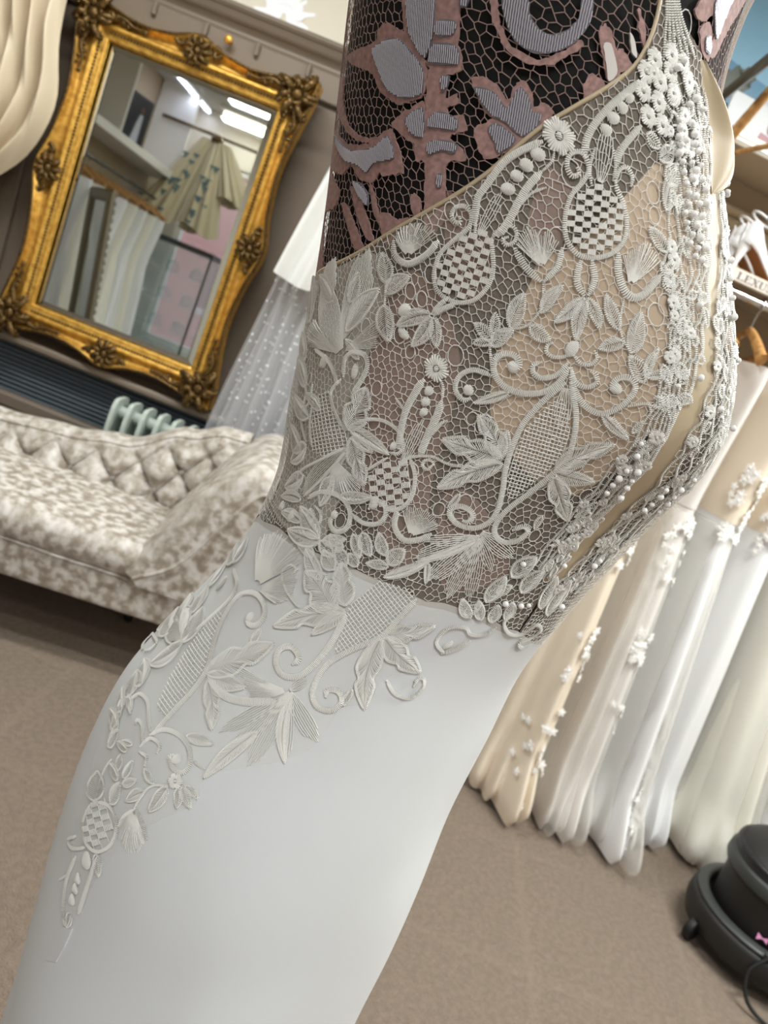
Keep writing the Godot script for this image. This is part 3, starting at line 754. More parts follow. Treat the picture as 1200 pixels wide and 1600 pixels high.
# tube along points, radius r or list of radii
func tube(path: Array, r, seg := 8, acc: Acc = null, flat := 1.0) -> Acc:
	var pts := PackedVector3Array()
	var side := Vector3.ZERO
	var cnt := path.size()
	for i in cnt:
		var t: Vector3 = (path[mini(i + 1, cnt - 1)] - path[maxi(i - 1, 0)]).normalized()
		if side == Vector3.ZERO:
			side = t.cross(Vector3.UP)
			if side.length() < 0.1:
				side = t.cross(Vector3.RIGHT)
		side = (side - t * side.dot(t)).normalized()
		var up := side.cross(t)
		var rr: float = r[i] if r is Array else r
		for k in seg:
			var a := TAU * k / seg
			pts.append(path[i] + (side * cos(a) + up * sin(a) * flat) * rr)
	acc = grid_mesh(pts, cnt, seg, true, acc)
	for e in [0, cnt - 1]:
		var b := acc.v.size()
		var t2: Vector3 = (path[0] - path[1]).normalized() if e == 0 else (path[cnt - 1] - path[cnt - 2]).normalized()
		acc.put(path[e], t2)
		for k in seg:
			acc.put(pts[e * seg + k], t2)
		for k in seg:
			acc.x.append_array([b, b + 1 + k, b + 1 + (k + 1) % seg])
	return acc

func curve(ctrl: Array, step := 8) -> Array:
	var out := []
	for i in ctrl.size() - 1:
		var a = ctrl[maxi(i - 1, 0)]
		var b = ctrl[i]
		var c = ctrl[i + 1]
		var d = ctrl[mini(i + 2, ctrl.size() - 1)]
		for k in step:
			var f := float(k) / step
			out.append(b + (c - a + (a * 2.0 - b * 5.0 + c * 4.0 - d + ((b - c) * 3.0 + d - a) * f) * f) * f * 0.5)
	out.append(ctrl[ctrl.size() - 1])
	return out

func ball(r: Vector3, at: Vector3, acc: Acc, seg := 10, rings := 6, b := Basis()) -> Acc:
	var pts := PackedVector3Array()
	for i in rings + 1:
		var t := PI * i / rings
		for k in seg:
			var a := TAU * k / seg
			pts.append(at + b * (Vector3(sin(t) * cos(a), cos(t), sin(t) * sin(a)) * r))
	return grid_mesh(pts, rings + 1, seg, true, acc)

# extruded flat outline in the local xy plane, thickness d towards +z, slightly domed
func plate(poly: PackedVector2Array, d: float, acc: Acc = null, xf := Transform3D()) -> Acc:
	if acc == null:
		acc = Acc.new()
	var t := Geometry2D.triangulate_polygon(poly)
	var nz := xf.basis * Vector3(0, 0, 1)
	var b := acc.v.size()
	for p in poly:
		acc.put(xf * Vector3(p.x, p.y, d), nz)
	for i in t:
		acc.x.append(b + i)
	b = acc.v.size()
	for p in poly:
		acc.put(xf * Vector3(p.x, p.y, 0), -nz)
	for i in t:
		acc.x.append(b + i)
	var cnt := poly.size()
	for i in cnt:
		var p := poly[i]
		var q := poly[(i + 1) % cnt]
		var e := (q - p).normalized()
		var nn := xf.basis * Vector3(e.y, -e.x, 0)
		var k := acc.put(xf * Vector3(p.x, p.y, 0), nn)
		acc.put(xf * Vector3(q.x, q.y, 0), nn)
		acc.put(xf * Vector3(q.x, q.y, d), nn)
		acc.put(xf * Vector3(p.x, p.y, d), nn)
		acc.quad(k, k + 1, k + 2, k + 3)
	return acc

func ring2(n: int, f: Callable) -> PackedVector2Array:
	var o := PackedVector2Array()
	for i in n:
		o.append(f.call(TAU * i / n))
	return o

# closed smooth outline through the given corners
func smooth_outline(poly: PackedVector2Array, step := 4) -> PackedVector2Array:
	var o := PackedVector2Array()
	var n := poly.size()
	for i in n:
		var a := poly[(i + n - 1) % n]
		var b := poly[i]
		var c := poly[(i + 1) % n]
		var d := poly[(i + 2) % n]
		for k in step:
			o.append(b.cubic_interpolate(c, a.lerp(b, 0.25), d.lerp(c, 0.25), float(k) / step))
	return o

# ------------------------------------------------------------------ the surface of the dress
const AXIS := Vector3(0.028, 0.0, -0.56)
const GH := 0.004
const NH := 450
const NT := 360
var GP := PackedVector3Array()
var GN := PackedVector3Array()

func form_spline(tab: Array, h: float) -> float:
	var u := clampf(h / 0.06, 0.0, 29.9999)
	var i := int(u)
	var f := u - i
	var a: float = tab[maxi(i - 1, 0)]
	var b: float = tab[i]
	var c: float = tab[i + 1]
	var d: float = tab[mini(i + 2, 30)]
	return b + 0.5 * f * (c - a + f * (2.0 * a - 5.0 * b + 4.0 * c - d + f * (3.0 * (b - c) + d - a)))

func form_tables() -> void:
	for j in NH + 1:
		var h := j * GH
		var a := form_spline(FORM_DEPTH, h)
		var b := form_spline(FORM_WIDTH, h)
		var c := form_spline(FORM_CENTRE, h)
		var dh := h - 1.40
		var e := dh / (0.075 if dh > 0.0 else 0.055)
		for i in NT:
			var t := deg_to_rad(i)
			var r := 1.0 / sqrt(pow(cos(t) / a, 2) + pow(sin(t) / b, 2))
			var deg := float(i) if i < 180 else i - 360.0
			for t0 in [50.0, -22.0]:
				r += 0.022 * exp(-pow((deg - t0) / 24.0, 2) - e * e)
			GP.append(AXIS + Vector3(c + r * cos(t), h, r * sin(t)))
	for j in NH + 1:
		for i in NT:
			var du := GP[j * NT + (i + 1) % NT] - GP[j * NT + (i + NT - 1) % NT]
			var dv := GP[mini(j + 1, NH) * NT + i] - GP[maxi(j - 1, 0) * NT + i]
			GN.append(dv.cross(du).normalized())

var sp := Vector3.ZERO
var sn := Vector3.ZERO
var on_skirt := false
func skirt_fold(p: float, q: float) -> float:
	var low := clampf((1050.0 - q) / 1000.0, 0.0, 1.0)
	var th := p / 130.0
	var fold := 0.012 * low * low * sin(th * 9.0 + 1.5 * sin(th * 2.0)) + 0.0035 * low * sin(th * 4.0 + q * 0.004)
	fold += 0.0013 * sin(p * 0.028 - q * 0.046 + 0.8 * sin(q * 0.011)) * clampf((1120.0 - q) / 120.0, 0.0, 1.0) * clampf((p + 60.0) / 120.0, 0.0, 1.0) * clampf((110.0 - p) / 90.0, 0.0, 1.0)
	return fold + 0.0011 * sin(p * 0.045 + q * 0.021) * clampf((1230.0 - q) / 150.0, 0.0, 1.0)

# point (p, q) in millimetres on the dress, lifted by off metres; leaves the normal in sn
func on_dress(p: float, q: float, off := 0.0) -> Vector3:
	var t := fposmod(90.0 - rad_to_deg(p / 130.0), 360.0)
	var u := clampf(q * 0.001 / GH, 0.0, NH - 0.001)
	var i := int(t) % NT
	var fi := t - floorf(t)
	var i2 := (i + 1) % NT
	var j := int(u)
	var fj := u - j
	var k0 := j * NT
	var k1 := k0 + NT
	sp = GP[k0 + i].lerp(GP[k0 + i2], fi).lerp(GP[k1 + i].lerp(GP[k1 + i2], fi), fj)
	sn = GN[k0 + i].lerp(GN[k0 + i2], fi).lerp(GN[k1 + i].lerp(GN[k1 + i2], fi), fj).normalized()
	return sp + sn * (off + (skirt_fold(p, q) if on_skirt else 0.0))

func pairs(a: Array) -> Array:
	var o := []
	for i in range(0, a.size(), 2):
		o.append(Vector2(a[i], a[i + 1]))
	return o

# a half-round thread through points with normals
func strand(acc: Acc, pts: PackedVector3Array, nr: PackedVector3Array, w: float, hgt: float) -> void:
	var cnt := pts.size()
	var b := acc.v.size()
	for i in cnt:
		var t := (pts[mini(i + 1, cnt - 1)] - pts[maxi(i - 1, 0)]).normalized()
		var s := nr[i].cross(t).normalized()
		acc.v.append(pts[i] - s * w * 0.5)
		acc.v.append(pts[i] + nr[i] * hgt)
		acc.v.append(pts[i] + s * w * 0.5)
		acc.n.append((nr[i] * 0.35 - s).normalized())
		acc.n.append(nr[i])
		acc.n.append((nr[i] * 0.35 + s).normalized())
	for i in cnt - 1:
		var k := b + i * 3
		acc.x.append_array([k, k + 3, k + 4, k, k + 4, k + 1, k + 1, k + 4, k + 5, k + 1, k + 5, k + 2])

# straight stitch between two surface places
func stitch(acc: Acc, a: Vector2, b: Vector2, w: float, off: float, arch: float, seg := 3) -> void:
	var pts := PackedVector3Array()
	var nr := PackedVector3Array()
	for k in seg + 1:
		var f := float(k) / seg
		var c := a.lerp(b, f)
		pts.append(on_dress(c.x, c.y, off + arch * sin(PI * f)))
		nr.append(sn)
	strand(acc, pts, nr, w, w * 0.55)

func resample(ctrl: Array, step: float) -> Array:
	var c := curve(ctrl, 10)
	var out := [c[0]]
	var left := step
	for i in range(1, c.size()):
		var a: Vector2 = c[i - 1]
		var b: Vector2 = c[i]
		var l := a.distance_to(b)
		while l >= left and l > 1e-6:
			a = a.lerp(b, left / l)
			out.append(a)
			l = a.distance_to(b)
			left = step
		left -= l
	return out

# cord worked over with close cross stitches
func work_cord(acc: Acc, ctrl: Array, w_mm: float, off: float, lift := 0.0, taper := true) -> void:
	var c := resample(ctrl, 0.92)
	var cnt := c.size()
	var w := w_mm * 0.001
	for i in cnt:
		var f := 1.0
		if taper:
			f = clampf(minf(i + 1.0, cnt - i) / 4.0, 0.45, 1.0)
		var a: Vector2 = c[maxi(i - 1, 0)]
		var b: Vector2 = c[mini(i + 1, cnt - 1)]
		if a == b:
			continue
		var pa := on_dress(a.x, a.y, off)
		var pb := on_dress(b.x, b.y, off)
		var p := on_dress(c[i].x, c[i].y, off)
		var t := (pb - pa).normalized()
		var s := sn.cross(t).normalized()
		var hw := w * f * 0.5
		var g := t * 0.0003
		var hh := lift + minf(0.30 * w, 0.0008) * f
		var pts := PackedVector3Array([p - s * hw - g - sn * 0.0004, p - s * hw * 0.6 + sn * hh * 0.75, p + s * hw * 0.6 + sn * hh * 0.75, p + s * hw + g - sn * 0.0004])
		strand(acc, pts, PackedVector3Array([sn, sn, sn, sn]), 0.00080, 0.00055)

func work_leaf(acc: Acc, b: Vector2, t: Vector2, w: float, lobed: bool, off: float) -> void:
	var d := t - b
	var l := d.length()
	if l < 0.8:
		return
	d /= l
	var n := Vector2(-d.y, d.x)
	var bend := l * rng.randf_range(-0.07, 0.07)
	var ctr := func(s: float) -> Vector2: return b + d * l * s + n * bend * sin(PI * s)
	var hw := func(s: float) -> float:
		var x := 0.5 * w * pow(maxf(sin(PI * pow(clampf(s, 0.0, 1.0), 0.82)), 0.0), 0.75)
		if lobed:
			x *= 1.0 - 0.42 * exp(-pow((s - 0.56) / 0.07, 2))
		return x
	var cnt := int(maxf(5.0, l / 0.98))
	for sd in [-1.0, 1.0]:
		for i in cnt:
			var s0: float = (i + 0.5) / cnt
			var s1: float = minf(s0 + 0.16, 0.985)
			var e: float = hw.call(s1)
			if e < 0.25:
				continue
			var jit := rng.randf_range(0.88, 1.0)
			stitch(acc, ctr.call(s0) + n * sd * 0.12, ctr.call(s1) + n * sd * e * jit, 0.00048, off, 0.0004 + 0.00004 * w, 3)
	var edge := []
	for sd in [1.0, -1.0]:
		for i in 13:
			var s: float = i / 12.0 if sd > 0 else 1.0 - i / 12.0
			if sd < 0 and i == 0:
				continue
			edge.append(ctr.call(s) + n * sd * hw.call(s))
	work_cord(acc, edge, clampf(w * 0.13, 0.9, 1.7), off + 0.0002, 0.0, false)

func work_feather(acc: Acc, b: Vector2, t: Vector2, w: float, off: float) -> void:
	var d := t - b
	var l := d.length()
	d /= maxf(l, 0.01)
	var n := Vector2(-d.y, d.x)
	var cnt := int(maxf(5.0, w / 1.25))
	for i in cnt:
		var k := 2.0 * (i + 0.5) / cnt - 1.0
		var pts := PackedVector3Array()
		var nr := PackedVector3Array()
		var seg := int(maxf(5.0, l / 2.2))
		var s1 := 1.0 - 0.22 * absf(k) * rng.randf_range(0.6, 1.4)
		for j in seg + 1:
			var s := s1 * j / seg
			var c := b + d * l * s + n * k * 0.5 * w * pow(sin(PI * clampf(s * 0.8 + 0.06, 0.0, 1.0)), 0.8) + n * rng.randf_range(-0.1, 0.1)
			pts.append(on_dress(c.x, c.y, off + 0.0004 * sin(PI * s)))
			nr.append(sn)
		strand(acc, pts, nr, 0.00050, 0.0004)

func work_fan(acc: Acc, b: Vector2, arc: Array, off: float) -> void:
	var c := resample(arc, 1.25)
	for e in c:
		var k := rng.randf_range(0.92, 1.04)
		stitch(acc, b.lerp(e, 0.12), b.lerp(e, k), 0.00042, off, 0.0006, 4)
		if rng.randf() < 0.3:
			stitch(acc, b.lerp(e, 0.45), b.lerp(e, k * 0.98) + Vector2(rng.randf_range(-0.5, 0.5), 0.3), 0.00048, off + 0.0003, 0.0006, 3)

func work_bud(acc: Acc, c: Vector2, rx: float, ry: float, ang: float, off: float) -> void:
	var u := Vector2.RIGHT.rotated(deg_to_rad(ang))
	var n := Vector2(-u.y, u.x)
	var cnt := int(maxf(4.0, 2.0 * ry / 0.62))
	for i in cnt:
		var k := 2.0 * (i + 0.5) / cnt - 1.0
		var hw := rx * sqrt(1.0 - k * k)
		stitch(acc, c + n * k * ry - u * hw, c + n * k * ry + u * hw, 0.00072, off - 0.0003, 0.0011 * sqrt(1.0 - k * k) + 0.0004, 4)

func work_flower(acc: Acc, c: Vector2, r: float, petals: int, off: float) -> void:
	var a0 := rng.randf() * TAU
	for p in petals:
		var a := a0 + TAU * p / petals
		var cnt := 5
		var spread := PI / petals * 0.92
		for i in cnt:
			var k := 2.0 * i / (cnt - 1.0) - 1.0
			var d := Vector2.RIGHT.rotated(a + k * spread)
			stitch(acc, c + d * r * 0.26, c + d * r * (1.0 - 0.16 * k * k), 0.00085 + r * 0.00006, off, 0.0010, 3)
	work_bud(acc, c, r * 0.2, r * 0.2, 0.0, off + 0.0004)

func inside(c: Vector2, poly: PackedVector2Array) -> bool:
	return Geometry2D.is_point_in_polygon(c, poly)

# grid of threads; the two weave directions are given in millimetres, one thread per step of each
func work_lattice(acc: Acc, poly: PackedVector2Array, a: Vector2, b: Vector2, w: float, off: float, ways := 2) -> void:
	var cen := Vector2.ZERO
	for p in poly:
		cen += p / poly.size()
	for dirn in ways:
		var u := a if dirn == 0 else b
		var n := b if dirn == 0 else a
		var fine := 0.9 / u.length()
		for i in range(-40, 41):
			var run := []
			for j in range(-70, 71):
				var c := cen + n * i + u * fine * j + n * 0.06 * sin(j * 1.7 + i)
				if inside(c, poly):
					run.append(c)
				elif run.size() > 0:
					break
			if run.size() > 2:
				var pts := PackedVector3Array()
				var nr := PackedVector3Array()
				for c in run:
					pts.append(on_dress(c.x, c.y, off + 0.0002 * dirn))
					nr.append(sn)
				strand(acc, pts, nr, w, w * 0.6)

# chequered satin blocks between fine threads
func work_basket(acc: Acc, poly: PackedVector2Array, a: Vector2, b: Vector2, off: float) -> void:
	var cen := Vector2.ZERO
	for p in poly:
		cen += p / poly.size()
	var u := a * 0.85
	var n := b * 1.25
	for i in range(-9, 10):
		for j in range(-12, 13):
			var c := cen + n * i + u * j
			if not inside(c, poly):
				continue
			for e in [-0.5, 0.5]:
				stitch(acc, c + n * e - u * 0.5, c + n * e + u * 0.5, 0.0004, off, 0.0, 1)
			if (i + j) % 2 == 0:
				for k in 6:
					var o: float = (k - 2.5) * 0.178
					stitch(acc, c + n * o - u * 0.54, c + n * o + u * 0.54, 0.00070, off + 0.0004, 0.0, 1)

# a cloth patch cut to an outline on the dress
func cut_patch(poly: PackedVector2Array, step: float, off: float, thick := 0.0, fray := 0.0) -> Acc:
	var acc := Acc.new()
	var edge := []
	var cnt := poly.size()
	for i in cnt:
		var a := poly[i]
		var b := poly[(i + 1) % cnt]
		var k := int(maxf(1.0, ceilf(a.distance_to(b) / step)))
		for j in k:
			var e := a.lerp(b, float(j) / k)
			if fray > 0.0:
				e += Vector2(rng.randf_range(-fray, fray), rng.randf_range(-fray, fray))
			edge.append(e)
	var outline := PackedVector2Array(edge)
	var pts := PackedVector2Array(edge)
	var box := Rect2(poly[0], Vector2.ZERO)
	for p in poly:
		box = box.expand(p)
	var row := 0
	var y := box.position.y
	while y < box.end.y:
		var x := box.position.x + (0.5 * step if row % 2 else 0.0)
		while x < box.end.x:
			var c := Vector2(x, y)
			if inside(c, outline) and inside(c + Vector2(step * 0.35, 0), outline) and inside(c - Vector2(step * 0.35, 0), outline) and inside(c + Vector2(0, step * 0.35), outline) and inside(c - Vector2(0, step * 0.35), outline):
				pts.append(c)
			x += step
		y += step * 0.87
		row += 1
	var t := Geometry2D.triangulate_delaunay(pts)
	for p in pts:
		var w := on_dress(p.x, p.y, off + thick)
		acc.put(w, sn)
	for i in range(0, t.size(), 3):
		var m := (pts[t[i]] + pts[t[i + 1]] + pts[t[i + 2]]) / 3.0
		if inside(m, outline):
			acc.x.append_array([t[i], t[i + 1], t[i + 2]])
	if thick > 0.0:
		var ec := edge.size()
		for i in ec:
			var a: Vector2 = edge[i]
			var b: Vector2 = edge[(i + 1) % ec]
			var b0 := on_dress(b.x, b.y, off - 0.0005)
			var b1 := on_dress(b.x, b.y, off + thick)
			var a0 := on_dress(a.x, a.y, off - 0.0005)
			var a1 := on_dress(a.x, a.y, off + thick)
			var nn := (b0 - a0).cross(sn).normalized()
			var k := acc.put(a0, nn)
			acc.put(b0, nn)
			acc.put(b1, nn)
			acc.put(a1, nn)
			acc.quad(k, k + 1, k + 2, k + 3)
	return acc

# irregular six-sided net with some large round holes; keep(c) says where it lies
func net(acc: Acc, box: Rect2, cell: float, jitter: float, holes: float, hole_r: float, w: float, off: float, keep: Callable, stretch := 1.0) -> void:
	var verts := {}
	var hx := cell
	var hy := cell * 0.866 * stretch
	var nx := int(box.size.x / hx) + 2
	var ny := int(box.size.y / hy) + 2
	# brick-laid honeycomb: vertices on a grid, each row joined sideways, every second vertex joined upwards
	var idx := func(i: int, j: int) -> int: return j * 4096 + i
	var big := []
	for k in int(holes):
		big.append(Vector3(box.position.x + rng.randf() * box.size.x, box.position.y + rng.randf() * box.size.y, hole_r * rng.randf_range(0.7, 1.15)))
	for j in ny:
		for i in nx * 2:
			var up := (i + j) % 2 == 0
			var c := box.position + Vector2(i * hx * 0.5, j * hy + (hy * 0.17 if up else -hy * 0.17))
			c += Vector2(rng.randf_range(-1, 1), rng.randf_range(-1, 1)) * jitter * cell
			for g in big:
				var dv := c - Vector2(g.x, g.y)
				dv.y *= 0.78
				var dl := dv.length()
				if dl < g.z * 1.9:
					var nd: float = g.z + maxf(0.0, dl / (g.z * 1.9) - 0.5) * 2.0 * g.z * 0.9
					dv = dv / maxf(dl, 0.001) * nd
					dv.y /= 0.78
					c = Vector2(g.x, g.y) + dv
			verts[idx.call(i, j)] = c
	var clear := func(a: Vector2, b: Vector2) -> bool:
		var mid := (a + b) * 0.5
		for g in big:
			var dm := mid - Vector2(g.x, g.y)
			if absf(dm.x) < g.z and absf(dm.y) < g.z * 1.3 and Vector2(dm.x, dm.y * 0.78).length() < g.z * 0.9:
				return false
		return true
	for j in ny:
		for i in nx * 2:
			var a: Vector2 = verts[idx.call(i, j)]
			if not keep.call(a):
				continue
			if i + 1 < nx * 2:
				var b: Vector2 = verts[idx.call(i + 1, j)]
				if a.distance_to(b) < cell * 2.5 and keep.call(b) and clear.call(a, b):
					stitch(acc, a, b, w, off, 0.0, 2)
			if (i + j) % 2 == 0 and j + 1 < ny:
				var b2: Vector2 = verts[idx.call(i, j + 1)]
				if a.distance_to(b2) < cell * 2.5 and keep.call(b2) and clear.call(a, b2):
					stitch(acc, a, b2, w, off, 0.0, 2)
	for g in big:
		var c0 := Vector2(g.x, g.y)
		if keep.call(c0):
			var ringp := []
			for k in 13:
				var a := TAU * k / 12.0
				ringp.append(c0 + Vector2(cos(a), sin(a) / 0.78) * g.z)
			for k in 12:
				stitch(acc, ringp[k], ringp[k + 1], w * 1.5, off, 0.0, 1)

# ------------------------------------------------------------------ the form under the dress
func neck_height(p: float) -> float:
	var l := pairs(NECKLINE)
	if p <= l[0].x:
		return l[0].y
	for i in l.size() - 1:
		if p <= l[i + 1].x and l[i + 1].x > l[i].x:
			return lerpf(l[i].y, l[i + 1].y, (p - l[i].x) / (l[i + 1].x - l[i].x))
	return 1900.0

func dress_form() -> void:
	var t := thing("dress_form", "black dress form covered in pink and silver floral lace inside the ivory bridal gown", "mannequin", Vector3(AXIS.x, 0, AXIS.z))
	var pts := PackedVector3Array()
	var rows := 0
	for j in range(0, 71):
		var q := 1010.0 + j * 10.0
		for i in 90:
			pts.append(on_dress(-408.4 + i * 9.0757, q, -0.0022) - t.position)
		rows += 1
	# shoulders and neck stub
	var cx := form_spline(FORM_CENTRE, 1.70)
	for s in [[1.725, 0.93], [1.745, 0.80], [1.758, 0.62], [1.766, 0.48], [1.785, 0.42], [1.83, 0.40], [1.835, 0.2], [1.836, 0.01]]:
		for i in 90:
			var e := on_dress(-408.4 + i * 9.0757, 1710.0, -0.0022) - t.position
			pts.append(Vector3(cx + (e.x - cx) * s[1], s[0], e.z * s[1]))
		rows += 1
	part("torso", grid_mesh(pts, rows, 90, true).mesh(), mats.form_black, t)
	part("pole", tube([Vector3(0, 0.02, 0), Vector3(0, 1.05, 0)], 0.016, 12).mesh(), mats.steel, t)
	part("base", lathe([Vector2(0.0, 0.0), Vector2(0.14, 0.0), Vector2(0.14, 0.012), Vector2(0.03, 0.022), Vector2(0.0, 0.022)]).mesh(), mats.steel, t)
	var a := Acc.new()
	var keep := func(c: Vector2) -> bool: return c.y < 1712.0 and (c.y > neck_height(c.x) - 8.0 or (c.x > 68.0 and c.y > 1530.0))
	net(a, Rect2(-215, 1385, 420, 330), 5.2, 0.17, 0, 1.0, 0.00048, 0.0006, keep, 0.92)
	shift(a, t.position)
	var n := part("lace_net", a.mesh(), mats.pink_net, t)
	n.set_meta("kind", "stuff")
	n.set_meta("label", "pink net of six-sided holes")
	var level := {"p": 0.0004, "g": 0.0009, "w": 0.0009, "m": -0.0012}
	var cloth := {"p": mats.pink, "g": mats.silver, "w": mats.pale, "m": mats.mauve}
	var called := {"p": "lace_petal", "g": "silver_petal", "w": "pale_petal", "m": "lace_petal"}
	for f in PETALS:
		var poly := smooth_outline(PackedVector2Array(pairs(f[1])))
		var pa := cut_patch(poly, 2.4 if f[0] != "m" else 6.0, level[f[0]], 0.0005, 0.55 if f[0] == "p" else 0.2)
		shift(pa, t.position)
		var o := part(called[f[0]], pa.mesh(), cloth[f[0]], t)
		if f[0] == "g":
			var th := Acc.new()
			work_lattice(th, poly, Vector2(0.15, 1.04), Vector2(1.05, 0.1), 0.00055, 0.0016, 1)
			shift(th, t.position)
			var w := part("woven_thread", th.mesh(), mats.silver_thread, o)
			w.set_meta("kind", "stuff")

func shift(a: Acc, by: Vector3) -> void:
	for i in a.v.size():
		a.v[i] -= by

# ------------------------------------------------------------------ the gown
func waist_height(p: float) -> float:
	var l := pairs(WAISTLINE)
	if p <= l[0].x:
		return l[0].y
	for i in l.size() - 1:
		if p <= l[i + 1].x:
			return lerpf(l[i].y, l[i + 1].y, smoothstep(0.0, 1.0, (p - l[i].x) / (l[i + 1].x - l[i].x)))
	return l[l.size() - 1].y

func lace_piece(m: Array, parent: Node3D, origin: Vector3, off: float) -> void:
	var a := Acc.new()
	var called := ""
	match m[0]:
		"scroll":
			work_cord(a, pairs(m[2]), m[1], off)
			called = "scroll_motif"
		"leaf":
			var c := pairs(m[3])
			work_leaf(a, c[0], c[1], m[1], m[2] == 1, off)
			called = "leaf_motif"
		"feather":
			var c := pairs(m[2])
			work_feather(a, c[0], c[1], m[1], off)
			called = "feather_motif"
		"fan":
			work_fan(a, pairs(m[1])[0], pairs(m[2]), off)
			called = "fan_motif"
		"bud":
			work_bud(a, pairs(m[1])[0], m[2], m[3], m[4], off)
			called = "bud_motif"
		"flower":
			work_flower(a, pairs(m[1])[0], m[2], m[3], off)
			called = "flower_motif"
		"basket":
			work_basket(a, PackedVector2Array(pairs(m[2])), Vector2(m[1][0], m[1][1]), Vector2(m[1][2], m[1][3]), off)
			called = "basket_motif"
		"lattice":
			work_lattice(a, PackedVector2Array(pairs(m[2])), Vector2(m[1][0], m[1][1]) * 0.6, Vector2(m[1][2], m[1][3]) * 0.6, 0.00055, off)
			called = "lattice_motif"
	if a.x.size() == 0:
		return
	shift(a, origin)
	part(called, a.mesh(), mats.thread, parent)

func wedding_dress() -> void:
	var o := Vector3(AXIS.x, 0.0, AXIS.z)
	var t := thing("wedding_dress", "ivory bridal gown with sheer lace bodice, pearls and plain satin skirt on the dress form", "dress", o)
	# skirt
	var pts := PackedVector3Array()
	var cols := 240
	var rows := 150
	on_skirt = true
	for r in rows:
		var f := float(r) / (rows - 1)
		for i in cols:
			var p := -408.4 + i * 816.8 / cols
			var q := lerpf(waist_height(p) if absf(p) < 400.0 else 1230.0, 30.0, pow(f, 1.15))
			pts.append(on_dress(p, q, 0.0010) - o)
	on_skirt = false
	var skirt := part("skirt", grid_mesh(pts, rows, cols, true).mesh(), mats.satin, t)
	skirt.set_meta("label", "smooth white satin skirt with lace at the hip")
	# sheer bodice: the half with the side seam, and the half beyond the plunging neckline
	var near := PackedVector2Array()
	near.append(Vector2(-408, 1385))
	near.append(Vector2(-300, 1388))
	near.append_array(PackedVector2Array(pairs(NECKLINE)))
	near.append(Vector2(44, 1705))
	near.append(Vector2(55, 1705))
	near.append_array(PackedVector2Array(pairs(STRAP_SIDE)))
	near.append_array(PackedVector2Array(pairs(PLUNGE_NEAR)))
	near.append(Vector2(84, waist_height(84.0) - 4.0))
	var w := pairs(WAISTLINE)
	for i in w.size():
		var c: Vector2 = w[w.size() - 1 - i]
		if c.x < 84.0:
			near.append(c - Vector2(0, 4))
	near.append(Vector2(-408, 1220))
	var far := PackedVector2Array(pairs(PLUNGE_FAR))
	far.reverse()
	far.insert(0, Vector2(86, waist_height(86.0) - 4.0))
	far.append(Vector2(118, 1560))
	far.append(Vector2(125, 1705))
	far.append(Vector2(150, 1705))
	far.append(Vector2(180, 1540))
	far.append(Vector2(270, 1420))
	far.append(Vector2(408, 1385))
	far.append(Vector2(408, 1220))
	far.append(Vector2(150, 1228))
	var ac := cut_patch(near, 7.0, 0.0011)
	var fc := cut_patch(far, 7.0, 0.0011)
	var base := ac.v.size()
	ac.v.append_array(fc.v)
	ac.n.append_array(fc.n)
	for k in fc.x:
		ac.x.append(k + base)
	shift(ac, o)
	var bodice := part("bodice", ac.mesh(), mats.tulle, t)
	bodice.set_meta("label", "sheer tulle bodice sewn with white corded lace")
	# lining under the bust and satin facing inside the plunge
	var cup := cut_patch(smooth_outline(PackedVector2Array(pairs(BUST_CUP))), 5.0, 0.0003, 0.0003)
	shift(cup, o)
	part("cup_lining", cup.mesh(), mats.nude, t).set_meta("label", "nude lining under the bust")
	var fac := PackedVector2Array(pairs(PLUNGE_NEAR))
	for i in fac.size():
		fac[i].x -= 7.0
	var fr := pairs(PLUNGE_FAR)
	fr.reverse()
	for c in fr:
		fac.append(c + Vector2(7, 0))
	var fa := cut_patch(fac, 4.0, 0.0004, 0.0003)
	shift(fa, o)
	part("facing", fa.mesh(), mats.facing, t).set_meta("label", "beige satin facing of the plunging neckline")
	# loose fold of the facing standing away from the strap
	var fp := PackedVector3Array()
	for r in 25:
		var f := r / 24.0
		var q := lerpf(1560.0, 1510.0, f)
		var p0 := lerpf(76.0, 96.0, smoothstep(0.0, 0.5, f))
		var leafy := pow(sin(PI * clampf(f * 0.96 + 0.02, 0.0, 1.0)), 0.8)
		for c in 13:
			var g := c / 12.0
			fp.append(on_dress(p0 + 27.0 * g * leafy, q, 0.0013 + 0.0085 * leafy * smoothstep(0.0, 0.8, g) + 0.0007 * sin(g * 9.0 + f * 5.0) * g))
	var fl := grid_mesh(fp, 25, 13)
	shift(fl, o)
	part("facing", fl.mesh(), mats.facing, t)
	# bound neck edge
	var nb := Acc.new()
	var nl := resample(pairs(NECKLINE), 3.0)
	var bp := PackedVector3Array()
	var bn := PackedVector3Array()
	for c in nl:
		bp.append(on_dress(c.x, c.y, 0.0014))
		bn.append(sn)
	strand(nb, bp, bn, 0.0024, 0.0003)
	shift(nb, o)
	part("neck_binding", nb.mesh(), mats.facing, t)
	# net ground
	var ga := Acc.new()
	var keep := func(c: Vector2) -> bool: return inside(c, near) and c.y > waist_height(c.x) and c.x > -215.0
	net(ga, Rect2(-212, 1215, 330, 370), 4.3, 0.20, 130, 3.9, 0.00038, 0.0016, keep)
	var keep2 := func(c: Vector2) -> bool: return inside(c, far) and c.x < 150.0
	net(ga, Rect2(70, 1225, 90, 330), 3.6, 0.25, 10, 3.0, 0.00036, 0.0016, keep2)
	shift(ga, o)
	var g := part("lace_ground", ga.mesh(), mats.net_thread, bodice)
	g.set_meta("kind", "stuff")
	# second tulle layer where the lace wraps round from the back
	var ov := cut_patch(smooth_outline(PackedVector2Array(pairs(BACK_OVERLAY))), 5.0, 0.0017)
	shift(ov, o)
	part("tulle_overlay", ov.mesh(), mats.overlay, bodice)
